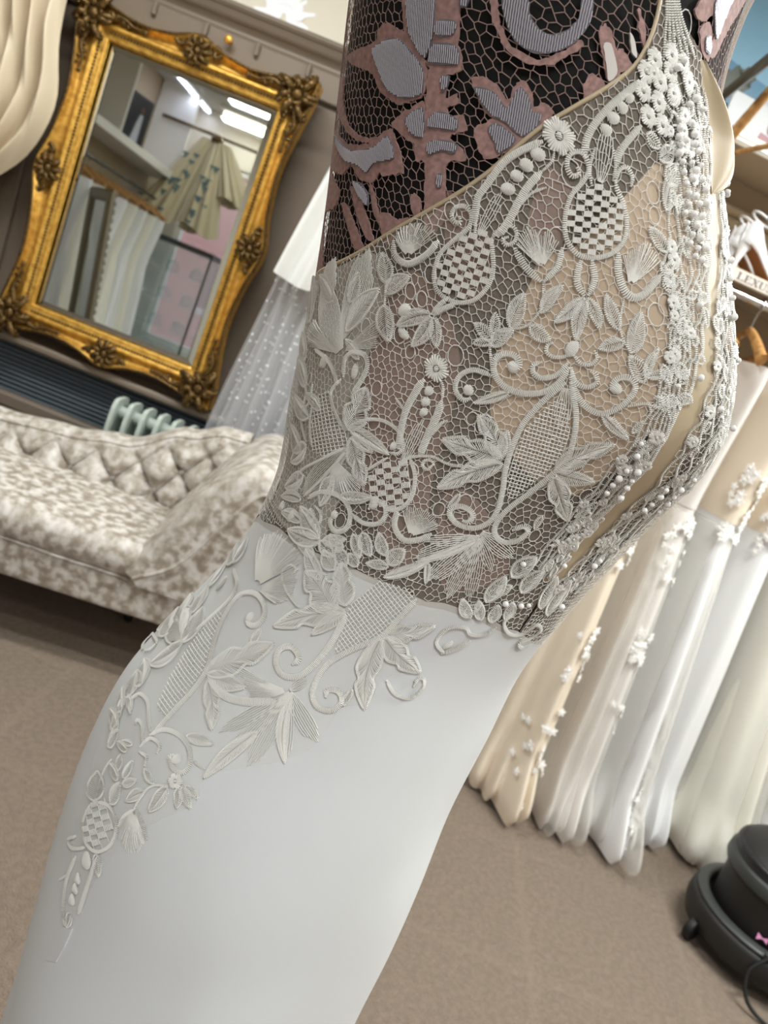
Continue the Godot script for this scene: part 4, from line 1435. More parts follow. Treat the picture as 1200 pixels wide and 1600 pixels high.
	# corded lace
	for m in BODICE_LACE:
		lace_piece(m, bodice, o, 0.0019)
	# backing tulle under the skirt lace is cut round the motifs, so only the stitches show
	on_skirt = true
	for m in SKIRT_LACE:
		lace_piece(m, skirt, o, 0.0019)
	var lb := cut_patch(smooth_outline(PackedVector2Array(pairs(HIP_TULLE)), 3), 4.0, 0.0015)
	shift(lb, o)
	part("lace_backing", lb.mesh(), mats.backing, skirt).set_meta("label", "ivory tulle backing of the hip lace")
	var hp := cut_patch(PackedVector2Array(pairs(HIP_PLEAT)), 4.0, 0.0012, 0.0008)
	shift(hp, o)
	part("pleat", hp.mesh(), mats.satin, skirt)
	on_skirt = false
	# dense beaded borders along the plunge
	var pn := pairs(PLUNGE_NEAR)
	var bi := pairs(LACE_BORDER)
	border(bodice, o, bi, pn, 150)
	var pf := pairs(PLUNGE_FAR)
	var po := []
	for c in pf:
		po.append(c + Vector2(34, 0))
	border(bodice, o, pf, po, 120)
	# pearls
	var pm := Acc.new()
	ball(Vector3.ONE * 0.00175, Vector3.ZERO, pm, 12, 8)
	var pearl := pm.mesh()
	var k := 0
	for c in pairs(PEARLS):
		var q := on_dress(c.x, c.y, 0.0042) - o
		var b := part("pearl", pearl, mats.pearl, bodice, q)
		b.scale = Vector3.ONE * (1.0 + 0.18 * sin(k * 2.3))
		k += 1

func border(parent: Node3D, o: Vector3, a: Array, b: Array, count: int) -> void:
	var lo := a.size()
	var along := func(f: float, s: float) -> Vector2:
		var u := clampf(f * (lo - 1), 0.0, lo - 1.001)
		var i := int(u)
		var x: Vector2 = a[i].lerp(a[i + 1], u - i)
		var y: Vector2 = b[mini(i, b.size() - 2)].lerp(b[mini(i + 1, b.size() - 1)], u - i)
		return x.lerp(y, s)
	# wavy cords running with the edge
	for k in 7:
		var s0 := 0.04 + 0.155 * k
		var ctrl := []
		for j in 41:
			ctrl.append(along.call(j / 40.0, clampf(s0 + 0.06 * sin(j * 1.9 + k * 2.0), 0.0, 1.0)))
		var ca := Acc.new()
		work_cord(ca, ctrl, 1.1 if k < 6 else 1.8, 0.0018, 0.0004 * (k % 2))
		shift(ca, o)
		part("edge_cord", ca.mesh(), mats.thread, parent)
	for k in count:
		var f := rng.randf()
		var s := rng.randf()
		var c: Vector2 = along.call(f, s)
		var d: Vector2 = (along.call(minf(f + 0.04, 1.0), s) - along.call(maxf(f - 0.04, 0.0), s)).normalized()
		d = d.rotated(rng.randf_range(-0.8, 0.8))
		var ma := Acc.new()
		var called := "leaf_motif"
		if k % 5 == 0:
			work_flower(ma, c, rng.randf_range(2.4, 4.0), 6, 0.0024)
			called = "flower_motif"
		elif k % 5 == 1:
			var r := rng.randf_range(2.0, 3.4)
			work_cord(ma, [c + d * r, c + d.rotated(1.3) * r, c + d.rotated(2.6) * r, c + d.rotated(3.9) * r, c + d.rotated(5.0) * r * 0.6], 1.3, 0.0026)
			called = "scroll_motif"
		else:
			var l := rng.randf_range(3.5, 6.5)
			work_leaf(ma, c - d * l * 0.7, c + d * l * 0.7, rng.randf_range(3.0, 5.0), false, 0.0022)
		if ma.x.size() > 0:
			shift(ma, o)
			part(called, ma.mesh(), mats.thread, parent)

# ------------------------------------------------------------------ the shop
const CEIL := 2.90
const CORNER_TURN := 0.24435
const CORNER_AT := Vector3(0.708, 0, -2.6)
func corner() -> Transform3D:
	return Transform3D(Basis(Vector3.UP, CORNER_TURN), CORNER_AT)

func box_at(called: String, lo: Vector3, hi: Vector3, m: Material, parent: Node3D = null, bevel := 0.004) -> MeshInstance3D:
	if parent == null:
		return struct(called, bbox(hi - lo, bevel), m, (lo + hi) * 0.5)
	return part(called, bbox(hi - lo, bevel), m, parent, (lo + hi) * 0.5)

func room() -> void:
	box_at("floor", Vector3(-3.7, -0.10, -3.9), Vector3(3.5, 0.0, 2.75), mats.carpet)
	box_at("ceiling", Vector3(-3.7, CEIL, -3.9), Vector3(3.5, CEIL + 0.1, 2.75), mats.ceiling_white)
	var wb := box_at("wall_back", Vector3(-3.7, 0, -3.32), Vector3(0.3, CEIL, -3.2), mats.wallpaper)
	box_at("wall_left", Vector3(-3.7, 0, -3.32), Vector3(-3.58, CEIL, 2.75), mats.tan_wall)
	box_at("wall_right", Vector3(3.38, 0, -3.9), Vector3(3.5, CEIL, 2.75), mats.wallpaper)
	# wall with two shop windows behind the photographer
	var z0 := 2.6
	var z1 := 2.75
	var wf := box_at("wall_front", Vector3(-3.7, 0, z0), Vector3(3.5, 0.45, z1), mats.wallpaper)
	for b in [[Vector3(-3.7, 0.45, z0), Vector3(-3.2, 2.45, z1)], [Vector3(-1.6, 0.45, z0), Vector3(0.0, 2.45, z1)], [Vector3(3.0, 0.45, z0), Vector3(3.5, 2.45, z1)], [Vector3(-3.7, 2.45, z0), Vector3(3.5, CEIL, z1)]]:
		part("wall_panel", bbox(b[1] - b[0], 0.002), mats.wallpaper, wf, (b[0] + b[1]) * 0.5 - wf.position)
	for w in [[1, -3.2, -1.6], [2, 0.0, 3.0]]:
		var c := Vector3((w[1] + w[2]) * 0.5, 1.45, 2.66)
		var wd := part("window_%d" % w[0], bbox(Vector3(w[2] - w[1], 2.0, 0.006), 0.001), mats.pane, self, c)
		wd.set_meta("kind", "structure")
		var hx: float = (w[2] - w[1]) * 0.5
		for e in [[Vector3(-hx + 0.03, 0, 0), Vector3(0.06, 2.0, 0.07)], [Vector3(hx - 0.03, 0, 0), Vector3(0.06, 2.0, 0.07)], [Vector3(0, 0.97, 0), Vector3(hx * 2, 0.06, 0.07)], [Vector3(0, -0.97, 0), Vector3(hx * 2, 0.06, 0.07)], [Vector3(hx * 0.3, 0, 0), Vector3(0.04, 2.0, 0.06)]]:
			part("window_frame", bbox(e[1], 0.005), mats.white_paint, wd, e[0])
	# painted panelling of the back wall: flat panel, framing, top rail, ledge and grille
	var pn := box_at("trim_1", Vector3(-3.58, 0, -3.2), Vector3(0.3, 2.06, -3.18), mats.taupe)
	for b in [[Vector3(-3.58, 1.96, -3.18), Vector3(0.3, 2.06, -3.155)], [Vector3(-1.90, 0.75, -3.18), Vector3(-1.785, 2.0, -3.155)], [Vector3(-0.66, 0.75, -3.18), Vector3(-0.54, 2.0, -3.155)]]:
		part("panel_frame", bbox(b[1] - b[0], 0.006), mats.taupe, pn, (b[0] + b[1]) * 0.5 - pn.position)
	var prof := [[0.0, 2.05], [0.025, 2.055], [0.03, 2.075], [0.02, 2.085], [0.045, 2.10], [0.06, 2.115], [0.06, 2.135], [0.075, 2.14], [0.075, 2.155], [0.0, 2.165]]
	var pts := PackedVector3Array()
	for p in prof:
		pts.append(Vector3(-3.58, p[1], -3.2 + p[0]))
		pts.append(Vector3(0.3, p[1], -3.2 + p[0]))
	struct("trim_2", grid_mesh(pts, prof.size(), 2).mesh(), mats.taupe)
	for k in 6:
		var hk := box_at("trim_%d" % (7 + k), Vector3(-1.66 + 0.2 * k, 2.015, -3.157), Vector3(-1.645 + 0.2 * k, 2.06, -3.135), mats.taupe)
	box_at("trim_3", Vector3(-3.58, 0.715, -3.2), Vector3(0.3, 0.748, -3.02), mats.taupe, null, 0.010)
	box_at("trim_4", Vector3(-3.58, 0.46, -3.19), Vector3(0.3, 0.515, -3.04), mats.taupe, null, 0.008)
	box_at("trim_5", Vector3(-3.58, 0.0, -3.19), Vector3(0.3, 0.46, -3.06), mats.taupe)
	var gr := thing("radiator_grille", "dark slatted radiator grille in the taupe panelling under the gilt mirror", "grille", Vector3(-1.6, 0.515, -3.1))
	part("back_plate", bbox(Vector3(3.7, 0.20, 0.01)), mats.taupe, gr, Vector3(0, 0.10, -0.06))
	var slat := bbox(Vector3(3.7, 0.009, 0.035), 0.002)
	for k in 11:
		part("slat", slat, mats.grille, gr, Vector3(0, 0.010 + 0.0182 * k, 0.005), Vector3(0.5, 0, 0))
	# wall print above the rail
	var spots := [[-1.015, 2.19], [-1.95, 2.5], [-0.35, 2.45], [-2.7, 2.3]]
	for s in spots:
		var a := Acc.new()
		for k in 17:
			var ang := PI * (-0.12 + 1.24 * k / 16.0)
			var l := 0.075 + 0.03 * sin(k * 2.6)
			var poly := ring2(12, func(t: float) -> Vector2: return Vector2(cos(t) * l * 0.5 + l * 0.62, sin(t) * 0.012 * (1.0 + 0.3 * cos(3.0 * t))))
			plate(poly, 0.0008, a, Transform3D(Basis(Vector3.BACK, ang), Vector3(0, 0, 0.00015 * k)))
		for k in 7:
			var ang := PI * (k + 0.5) / 7.0
			var poly := ring2(14, func(t: float) -> Vector2: return Vector2(0.055 + cos(t) * 0.02, sin(t) * 0.016))
			plate(poly, 0.0011, a, Transform3D(Basis(Vector3.BACK, ang), Vector3(0, 0, 0.003 + 0.00015 * k)))
		part("wall_print", a.mesh(), mats.damask, wb, Vector3(s[0], s[1], -3.1998) - wb.position)
	# angled wall of the gown corner
	var c := corner()
	for w in [["wall_corner", Vector3(-0.62, 0, -0.46), Vector3(2.9, CEIL, -0.36), mats.tan_wall], ["baseboard_corner", Vector3(-0.62, 0, -0.36), Vector3(2.9, 0.13, -0.335), mats.white_paint]]:
		struct(w[0], bbox(w[2] - w[1], 0.005), w[3], c * ((w[1] + w[2]) * 0.5), Vector3(0, CORNER_TURN, 0))
	box_at("wall_return", Vector3(-0.10, 0, -3.32), Vector3(0.02, CEIL, -2.79), mats.wallpaper)
	box_at("wall_far", Vector3(3.0, 0, -3.9), Vector3(3.5, CEIL, -3.5), mats.wallpaper)
	# street outside
	var st := thing("street_building", "pale pink rendered building across the street outside the shop window", "building", Vector3(-1.0, -0.4, 7.0))
	part("facade", bbox(Vector3(16, 3.6, 0.3)), mats.brick_pink, st, Vector3(0, 1.8, 0.2))
	for k in 7:
		var wn := part("window_surround", bbox(Vector3(1.0, 1.5, 0.1)), mats.white_paint, st, Vector3(-7.0 + 2.3 * k, 1.9, 0.05))
		part("pane", bbox(Vector3(0.8, 1.3, 0.02)), mats.vacuum_grey, wn, Vector3(0, 0, -0.05))
	var pv := part("pavement", bbox(Vector3(20, 0.1, 5.0)), mats.pavement, self, Vector3(-0.5, -0.45, 5.5))
	pv.set_meta("kind", "structure")

func ceiling_lights() -> void:
	var spots := [[Vector3(-2.70, 0, 2.25), 0.0, 0.52, 0.16], [Vector3(-2.41, 0, 1.42), 0.0, 0.48, 0.16], [Vector3(0.2, 0, 0.75), 0.0, 1.25, 1.0], [Vector3(2.0, 0, -0.6), 0.0, 1.25, 1.5], [Vector3(-1.1, 0, -1.95), 0.0, 1.25, 1.5], [Vector3(1.4, 0, -1.7), 0.244, 1.25, 2.1]]
	var says := ["short fluorescent ceiling light above the curtain swag", "short fluorescent ceiling light near the left-hand wall rail", "fluorescent ceiling light above the photographer", "fluorescent ceiling light by the right-hand wall", "fluorescent ceiling light in front of the gilt mirror", "fluorescent ceiling light above the vacuum cleaner"]
	for k in spots.size():
		var s: Array = spots[k]
		var t := thing("ceiling_light", says[k], "light", Vector3(s[0].x, CEIL, s[0].z), "fluorescent ceiling lights")
		t.rotation.y = s[1]
		part("housing", bbox(Vector3(s[2] + 0.06, 0.04, 0.20)), mats.white_paint, t, Vector3(0, -0.02, 0))
		var pl := []
		for i in 9:
			pl.append(Vector3(-s[2] * 0.5 + s[2] * i / 8.0, -0.066, 0))
		part("diffuser_tube", tube(pl, 0.03, 10).mesh(), mats.tube_glow, t)
		var l := AreaLight3D.new()
		l.name = "tube_light"
		l.area_size = Vector2(s[2], 0.16)
		l.light_energy = LAMP * s[3]
		l.light_color = Color(0.985, 1.0, 0.99)
		l.area_range = 12.0
		l.shadow_enabled = true
		t.add_child(l, true)
		l.position = Vector3(0, -0.11, 0)
		l.rotation.x = -PI / 2
	# slim strip running along the room
	var sl := thing("strip_light", "slim cool white strip light running along the ceiling", "light", Vector3(-3.22, CEIL, 1.9))
	part("strip_housing", bbox(Vector3(0.05, 0.03, 1.3)), mats.white_paint, sl, Vector3(0, -0.015, 0))
	part("strip_tube", bbox(Vector3(0.034, 0.02, 1.26)), mats.strip_glow, sl, Vector3(0, -0.036, 0))
	var l2 := AreaLight3D.new()
	l2.name = "strip_glow_light"
	l2.area_size = Vector2(0.034, 1.26)
	l2.light_energy = LAMP * 0.12
	l2.light_color = Color(0.86, 0.88, 1.0)
	l2.area_range = 12.0
	l2.shadow_enabled = true
	sl.add_child(l2, true)
	l2.position = Vector3(0, -0.05, 0)
	l2.rotation.x = -PI / 2

const LAMP := 2.3

# ------------------------------------------------------------------ along the back wall
func back_wall_things() -> void:
	gilt_mirror()
	heater()
	# silk curtain beside the panelling
	var cu := thing("silk_curtain", "cream silk curtain gathered beside the gilt mirror", "curtain", Vector3(-2.12, 0, -2.95))
	var rows := 60
	var cols := 260
	var pts := PackedVector3Array()
	for r in rows:
		var y := lerpf(2.78, 0.05, float(r) / (rows - 1))
		var pinch := exp(-pow((y - 0.95) / 0.30, 2))
		var xr := 0.47 - 0.34 * pinch + 0.02 * sin(y * 9.0)
		var xl := -0.6 + 0.3 * pinch
		for k in cols:
			var f := float(k) / (cols - 1)
			var x := lerpf(xl, xr, f)
			var z := (0.04 - 0.015 * pinch) * sin(f * 105.0 + 0.9 * sin(y * 3.0 + f * 5.0)) + 0.010 * sin(f * 230.0 + y * 9.0) + 0.006 * sin(f * 60.0 + y * 24.0)
			pts.append(Vector3(x, y, z))
	part("cloth", grid_mesh(pts, rows, cols).mesh(), mats.curtain_silk, cu)
	part("tie_band", tube(curve([Vector3(-0.28, 0.94, 0.07), Vector3(-0.05, 0.92, 0.085), Vector3(0.16, 1.0, 0.04), Vector3(0.22, 1.06, -0.05)]), 0.014, 8).mesh(), mats.curtain_silk, cu)
	part("rod", tube([Vector3(-0.8, 2.80, 0), Vector3(0.75, 2.80, 0)], 0.014, 10).mesh(), mats.old_gilt, cu)
	# dotted veil
	var ve := thing("bridal_veil", "long white dotted tulle veil hanging in pleats beside the gilt mirror", "veil", Vector3(-0.5, 0, -2.95))
	for layer in 2:
		var vp := PackedVector3Array()
		var vr := 60
		var vc := 150
		for r in vr:
			var y := lerpf(1.92, 0.36, float(r) / (vr - 1))
			var f2 := (1.92 - y) / 1.56
			var xl := lerpf(-0.06, -0.275, pow(f2, 0.6)) + 0.03 * layer
			var xr := lerpf(0.14, 0.13, f2) - 0.02 * layer
			for k in vc:
				var f := float(k) / (vc - 1)
				var ph := f * (40.0 - 8.0 * layer) + 1.2 * sin(f * 6.0 + layer)
				vp.append(Vector3(lerpf(xl, xr, f) + 0.006 * sin(y * 6.0 + f * 9.0), y + 0.01 * sin(f * 17.0) * f2, 0.022 * sin(ph) * (0.5 + 0.6 * f2) - 0.05 * layer))
		part("tulle_layer", grid_mesh(vp, vr, vc).mesh(), mats.veil, ve)
		if layer == 0:
			var da := Acc.new()
			for k in 520:
				var r := rng.randi_range(1, vr - 2)
				var c := rng.randi_range(1, vc - 2)
				var p := vp[r * vc + c]
				var n := (vp[r * vc + c + 1] - vp[r * vc + c - 1]).cross(vp[(r + 1) * vc + c] - vp[(r - 1) * vc + c]).normalized()
				if n.z < 0:
					n = -n
				var b := Basis(Quaternion(Vector3.BACK, n))
				plate(ring2(8, func(t: float) -> Vector2: return Vector2(cos(t), sin(t)) * 0.0042), 0.0007, da, Transform3D(b, p + n * 0.0008))
			var dn := part("dots", da.mesh(), mats.veil_dot, ve)
			dn.set_meta("kind", "stuff")
	part("comb", tube([Vector3(-0.08, 1.93, -0.02), Vector3(0.04, 1.955, 0.0), Vector3(0.15, 1.93, -0.02)], 0.012, 8).mesh(), mats.cloth_white, ve)
	part("loop", tube([Vector3(0.04, 1.95, 0), Vector3(0.04, 2.04, -0.1), Vector3(0.04, 2.05, -0.235)], 0.003, 6).mesh(), mats.cloth_white, ve)
	# white wrap in front of the veil
	var wr := thing("satin_wrap", "short white satin wrap hung over the dotted veil", "wrap", Vector3(-0.5, 0, -2.87))
	var wp := PackedVector3Array()
	for r in 30:
		var y := lerpf(1.90, 1.34, r / 29.0)
		var f2 := (1.90 - y) / 0.56
		for k in 70:
			var f := k / 69.0
			wp.append(Vector3(lerpf(-0.06 - 0.11 * pow(f2, 0.8), 0.16, f), y - 0.02 * sin(f * 5.0) * f2, 0.02 * sin(f * 21.0 + f2 * 1.5)))
	part("cloth", grid_mesh(wp, 30, 70).mesh(), mats.cloth_white, wr)
	part("hanger_bar", tube([Vector3(-0.07, 1.90, 0), Vector3(0.05, 1.935, 0), Vector3(0.17, 1.90, 0)], 0.010, 8).mesh(), mats.hanger_wood, wr)
	part("hook", tube([Vector3(0.05, 1.935, 0), Vector3(0.05, 2.0, -0.03), Vector3(0.05, 2.05, -0.18), Vector3(0.05, 2.06, -0.315)], 0.003, 6).mesh(), mats.chrome, wr)

func gilt_mirror() -> void:
	# glass 0.66 x 0.98 m, leaning back a little on the ledge
	var t := thing("wall_mirror", "large gilt framed mirror with carved corners leaning on the panelled wall", "mirror", Vector3(-1.222, 0.772, -3.045))
	t.rotation.x = deg_to_rad(-2.0)
	var W := 0.325
	var H := 0.49
	var cy := 0.605
	part("glass", bbox(Vector3(2 * W + 0.02, 2 * H + 0.02, 0.006), 0.001), mats.looking_glass, t, Vector3(0, cy, -0.012))
	# bevelled rim of the glass
	var bv := Acc.new()
	for q in 4:
		var hor := q % 2 == 0
		var L := W if hor else H
		var O := H if hor else W
		var sg := 1.0 if q < 2 else -1.0
		var p4 := PackedVector3Array()
		for e in [[0.0, -0.0088], [0.022, -0.0055]]:
			for f in [-1.0, 1.0]:
				var a: float = f * (L - e[0])
				var b: float = sg * (O - e[0])
				p4.append(Vector3(a, cy + b, e[1]) if hor else Vector3(b, cy + a, e[1]))
		grid_mesh(p4, 2, 2, false, bv)
	part("glass_bevel", bv.mesh(), mats.looking_glass, t)
	# moulded frame: profile from glass edge outwards, the outer edge swept in and out
	var prof := [[0.0, 0.0], [0.004, 0.012], [0.010, 0.016], [0.016, 0.012], [0.020, 0.018], [0.034, 0.018], [0.036, 0.026], [0.042, 0.030], [0.050, 0.027], [0.054, 0.020], [0.30, 0.010], [0.62, 0.020], [0.86, 0.040], [0.95, 0.046], [1.0, 0.040], [1.0, -0.03]]
	for q in 4:
		var hor := q % 2 == 0
		var sg := 1.0 if q < 2 else -1.0
		var L := W if hor else H
		var O := H if hor else W
		var n := 60
		var fp := PackedVector3Array()
		for r in prof.size():
			for k in n + 1:
				var s := 2.0 * k / n - 1.0
				var dc := absf(s) * (L + 0.10)
				var sw := 0.095 + 0.030 * exp(-pow(s / 0.16, 2)) + 0.030 * exp(-pow((1.0 - absf(s)) / 0.22, 2)) - 0.012 * exp(-pow((absf(s) - 0.5) / 0.2, 2))
				var o: float = prof[r][0] if prof[r][0] < 0.06 else lerpf(0.054, sw, (prof[r][0] - 0.054) / 0.946)
				var a := s * (L + o)
				var b := sg * (O + o)
				fp.append(Vector3(a, cy + b, prof[r][1]) if hor else Vector3(b, cy + a, prof[r][1]))
		part("frame_rail", grid_mesh(fp, prof.size(), n + 1).mesh(), mats.gilt, t)
		# beading in the inner channel
		var ba := Acc.new()
		var cnt := int(2.0 * L / 0.0125)
		for k in cnt:
			var a := -L + 2.0 * L * (k + 0.5) / cnt
			var b := sg * (O + 0.027)
			ball(Vector3(0.0055, 0.0055, 0.005), Vector3(a, cy + b, 0.019) if hor else Vector3(b, cy + a, 0.019), ba, 6, 4)
		part("beading", ba.mesh(), mats.old_gilt, t).set_meta("kind", "stuff")
		# rope along the outer edge
		var ra := []
		for k in 41:
			var s := k / 20.0 - 1.0
			var sw := 0.095 + 0.030 * exp(-pow(s / 0.16, 2)) + 0.030 * exp(-pow((1.0 - absf(s)) / 0.22, 2)) - 0.012 * exp(-pow((absf(s) - 0.5) / 0.2, 2))
			var a := s * (L + sw)
			var b := sg * (O + sw)
			ra.append(Vector3(a, cy + b, 0.042) if hor else Vector3(b, cy + a, 0.042))
		part("edge_rope", tube(ra, 0.0055, 6).mesh(), mats.old_gilt, t)
		# carved centre shell
		var ca := Acc.new()
		var mid := Vector3(0, cy + sg * (O + 0.075), 0.03) if hor else Vector3(sg * (O + 0.075), cy, 0.03)
		carving(ca, mid, 0.050, 9, 0.0)
		for d in [-1.0, 1.0]:
			var dv := Vector3(d, 0, 0) if hor else Vector3(0, d, 0)
			var ov := Vector3(0, sg, 0) if hor else Vector3(sg, 0, 0)
			tube(curve([mid + dv * 0.03 + ov * 0.02, mid + dv * 0.065 + ov * 0.035, mid + dv * 0.085 + ov * 0.015, mid + dv * 0.065 - ov * 0.0, mid + dv * 0.06 + ov * 0.018]), 0.0085, 7, ca)
		part("centre_carving", ca.mesh(), mats.old_gilt, t)
	for sx in [-1.0, 1.0]:
		for sy in [-1.0, 1.0]:
			var ka := Acc.new()
			var c := Vector3(sx * (W + 0.062), cy + sy * (H + 0.062), 0.034)
			carving(ka, c, 0.072, 11, 1.0)
			for e in [Vector3(-sx, 0, 0), Vector3(0, -sy, 0)]:
				var o2 := Vector3(0, sy, 0) if e.x != 0.0 else Vector3(sx, 0, 0)
				tube(curve([c + e * 0.04, c + e * 0.10 + o2 * 0.02, c + e * 0.15 + o2 * 0.005, c + e * 0.20 + o2 * 0.008]), [0.013, 0.013, 0.013, 0.012, 0.012, 0.011, 0.011, 0.010, 0.010, 0.010, 0.009, 0.009, 0.008, 0.008, 0.007, 0.007, 0.006, 0.006, 0.006, 0.005, 0.005, 0.005, 0.004, 0.004, 0.003], 7, ka)
				for k in 7:
					var f := 0.06 + 0.022 * k
					ball(Vector3(0.011, 0.007, 0.007), c + e * f + o2 * (0.012 + 0.012 * sin(k * 1.7)), ka, 7, 5, Basis(Vector3.BACK, k * 0.8))
			part("corner_carving", ka.mesh(), mats.old_gilt, t)
	var hk := thing("wall_hook", "round brass wall hook above the top of the gilt mirror", "hook", Vector3(-1.155, 2.03, -3.155))
	part("stem", tube([Vector3(0, 0, 0), Vector3(0, 0, 0.03)], 0.007, 8).mesh(), mats.gilt, hk)
	var kb := Acc.new()
	ball(Vector3(0.016, 0.016, 0.010), Vector3(0, 0, 0.035), kb, 12, 8)
	part("knob", kb.mesh(), mats.gilt, hk)

# a knot of curled acanthus leaves
func carving(a: Acc, c: Vector3, r: float, leaves: int, wild: float) -> void:
	for k in leaves:
		var ang := TAU * k / leaves + 0.3 * wild * sin(k * 2.1)
		var d := Vector3(cos(ang), sin(ang), 0)
		var s := Vector3(-sin(ang), cos(ang), 0)
		var l := r * (1.0 + 0.22 * sin(k * 3.7) * wild)
		tube(curve([c + d * r * 0.30, c + d * l * 0.62 + Vector3(0, 0, r * 0.32), c + d * l + s * r * 0.14 + Vector3(0, 0, r * 0.16), c + d * l * 0.90 + s * r * 0.34 + Vector3(0, 0, r * 0.22)], 4), [r * 0.10, r * 0.14, r * 0.17, r * 0.19, r * 0.19, r * 0.18, r * 0.17, r * 0.15, r * 0.14, r * 0.12, r * 0.10, r * 0.08, r * 0.06], 7, a)
		ball(Vector3.ONE * r * 0.10, c + d * l * 0.82 + s * r * 0.24 + Vector3(0, 0, r * 0.3), a, 7, 5)
	var ringp := []
	for k in 19:
		ringp.append(c + Vector3(cos(TAU * k / 18.0) * r * 0.42, sin(TAU * k / 18.0) * r * 0.42, r * 0.26))
	tube(ringp, r * 0.10, 7, a)
	ball(Vector3(r * 0.30, r * 0.34, r * 0.28), c + Vector3(0, 0, r * 0.12), a, 10, 7)

func heater() -> void:
	var t := thing("oil_heater", "white finned oil heater standing behind the velvet sofa", "heater", Vector3(-0.93, 0, -2.955))
	var fin := ring2(40, func(a: float) -> Vector2:
		var e := Vector2(cos(a), sin(a))
		var k := pow(pow(absf(e.x), 5.0) + pow(absf(e.y), 5.0), -0.2)
		return Vector2(e.x * k * 0.075, e.y * k * 0.28))
	for k in 6:
		var a := plate(fin, 0.016)
		part("fin", a.mesh(), mats.heater_white, t, Vector3(-0.16 + 0.058 * k, 0.415, 0), Vector3(0, PI / 2, 0))
	for y in [0.19, 0.64]:
		part("oil_pipe", tube([Vector3(-0.16, y, 0), Vector3(0.15, y, 0)], 0.024, 12).mesh(), mats.heater_white, t)
	part("control_box", bbox(Vector3(0.05, 0.44, 0.14), 0.012), mats.heater_white, t, Vector3(0.175, 0.40, 0))
	for k in [-0.12, 0.12]:
		part("foot", bbox(Vector3(0.04, 0.03, 0.18), 0.008), mats.vacuum_grey, t, Vector3(k, 0.05, 0))
		for z in [-0.08, 0.08]:
			part("wheel", lathe([Vector2(0, -0.012), Vector2(0.025, -0.012), Vector2(0.025, 0.012), Vector2(0, 0.012)], 14).mesh(), mats.rubber, t, Vector3(k, 0.025, z), Vector3(0, 0, PI / 2))
		part("strut", bbox(Vector3(0.02, 0.10, 0.03), 0.004), mats.vacuum_grey, t, Vector3(k, 0.105, 0))

# ------------------------------------------------------------------ sofa
func back_top(x: float) -> float:
	# local x to height of the back
	var t := [[-2.0, 0.60], [-1.2, 0.54], [-0.7, 0.55], [-0.476, 0.573], [-0.278, 0.61], [-0.07, 0.717], [0.06, 0.77], [0.226, 0.78], [0.4, 0.78]]
	for i in t.size() - 1:
		if x <= t[i + 1][0]:
			return lerpf(t[i][1], t[i + 1][1], smoothstep(0.0, 1.0, (x - t[i][0]) / (t[i + 1][0] - t[i][0])))
	return 0.80

func tuft(x: float, y: float) -> float:
	var v := (y - 0.425 - (x + 0.75) * 0.085) / 0.17
	var u := (x + 0.72) / 0.148
	var s := u + v
	var q := u - v
	return pow(absf(sin(PI * s)) * absf(sin(PI * q)) + 0.0004, 0.36)

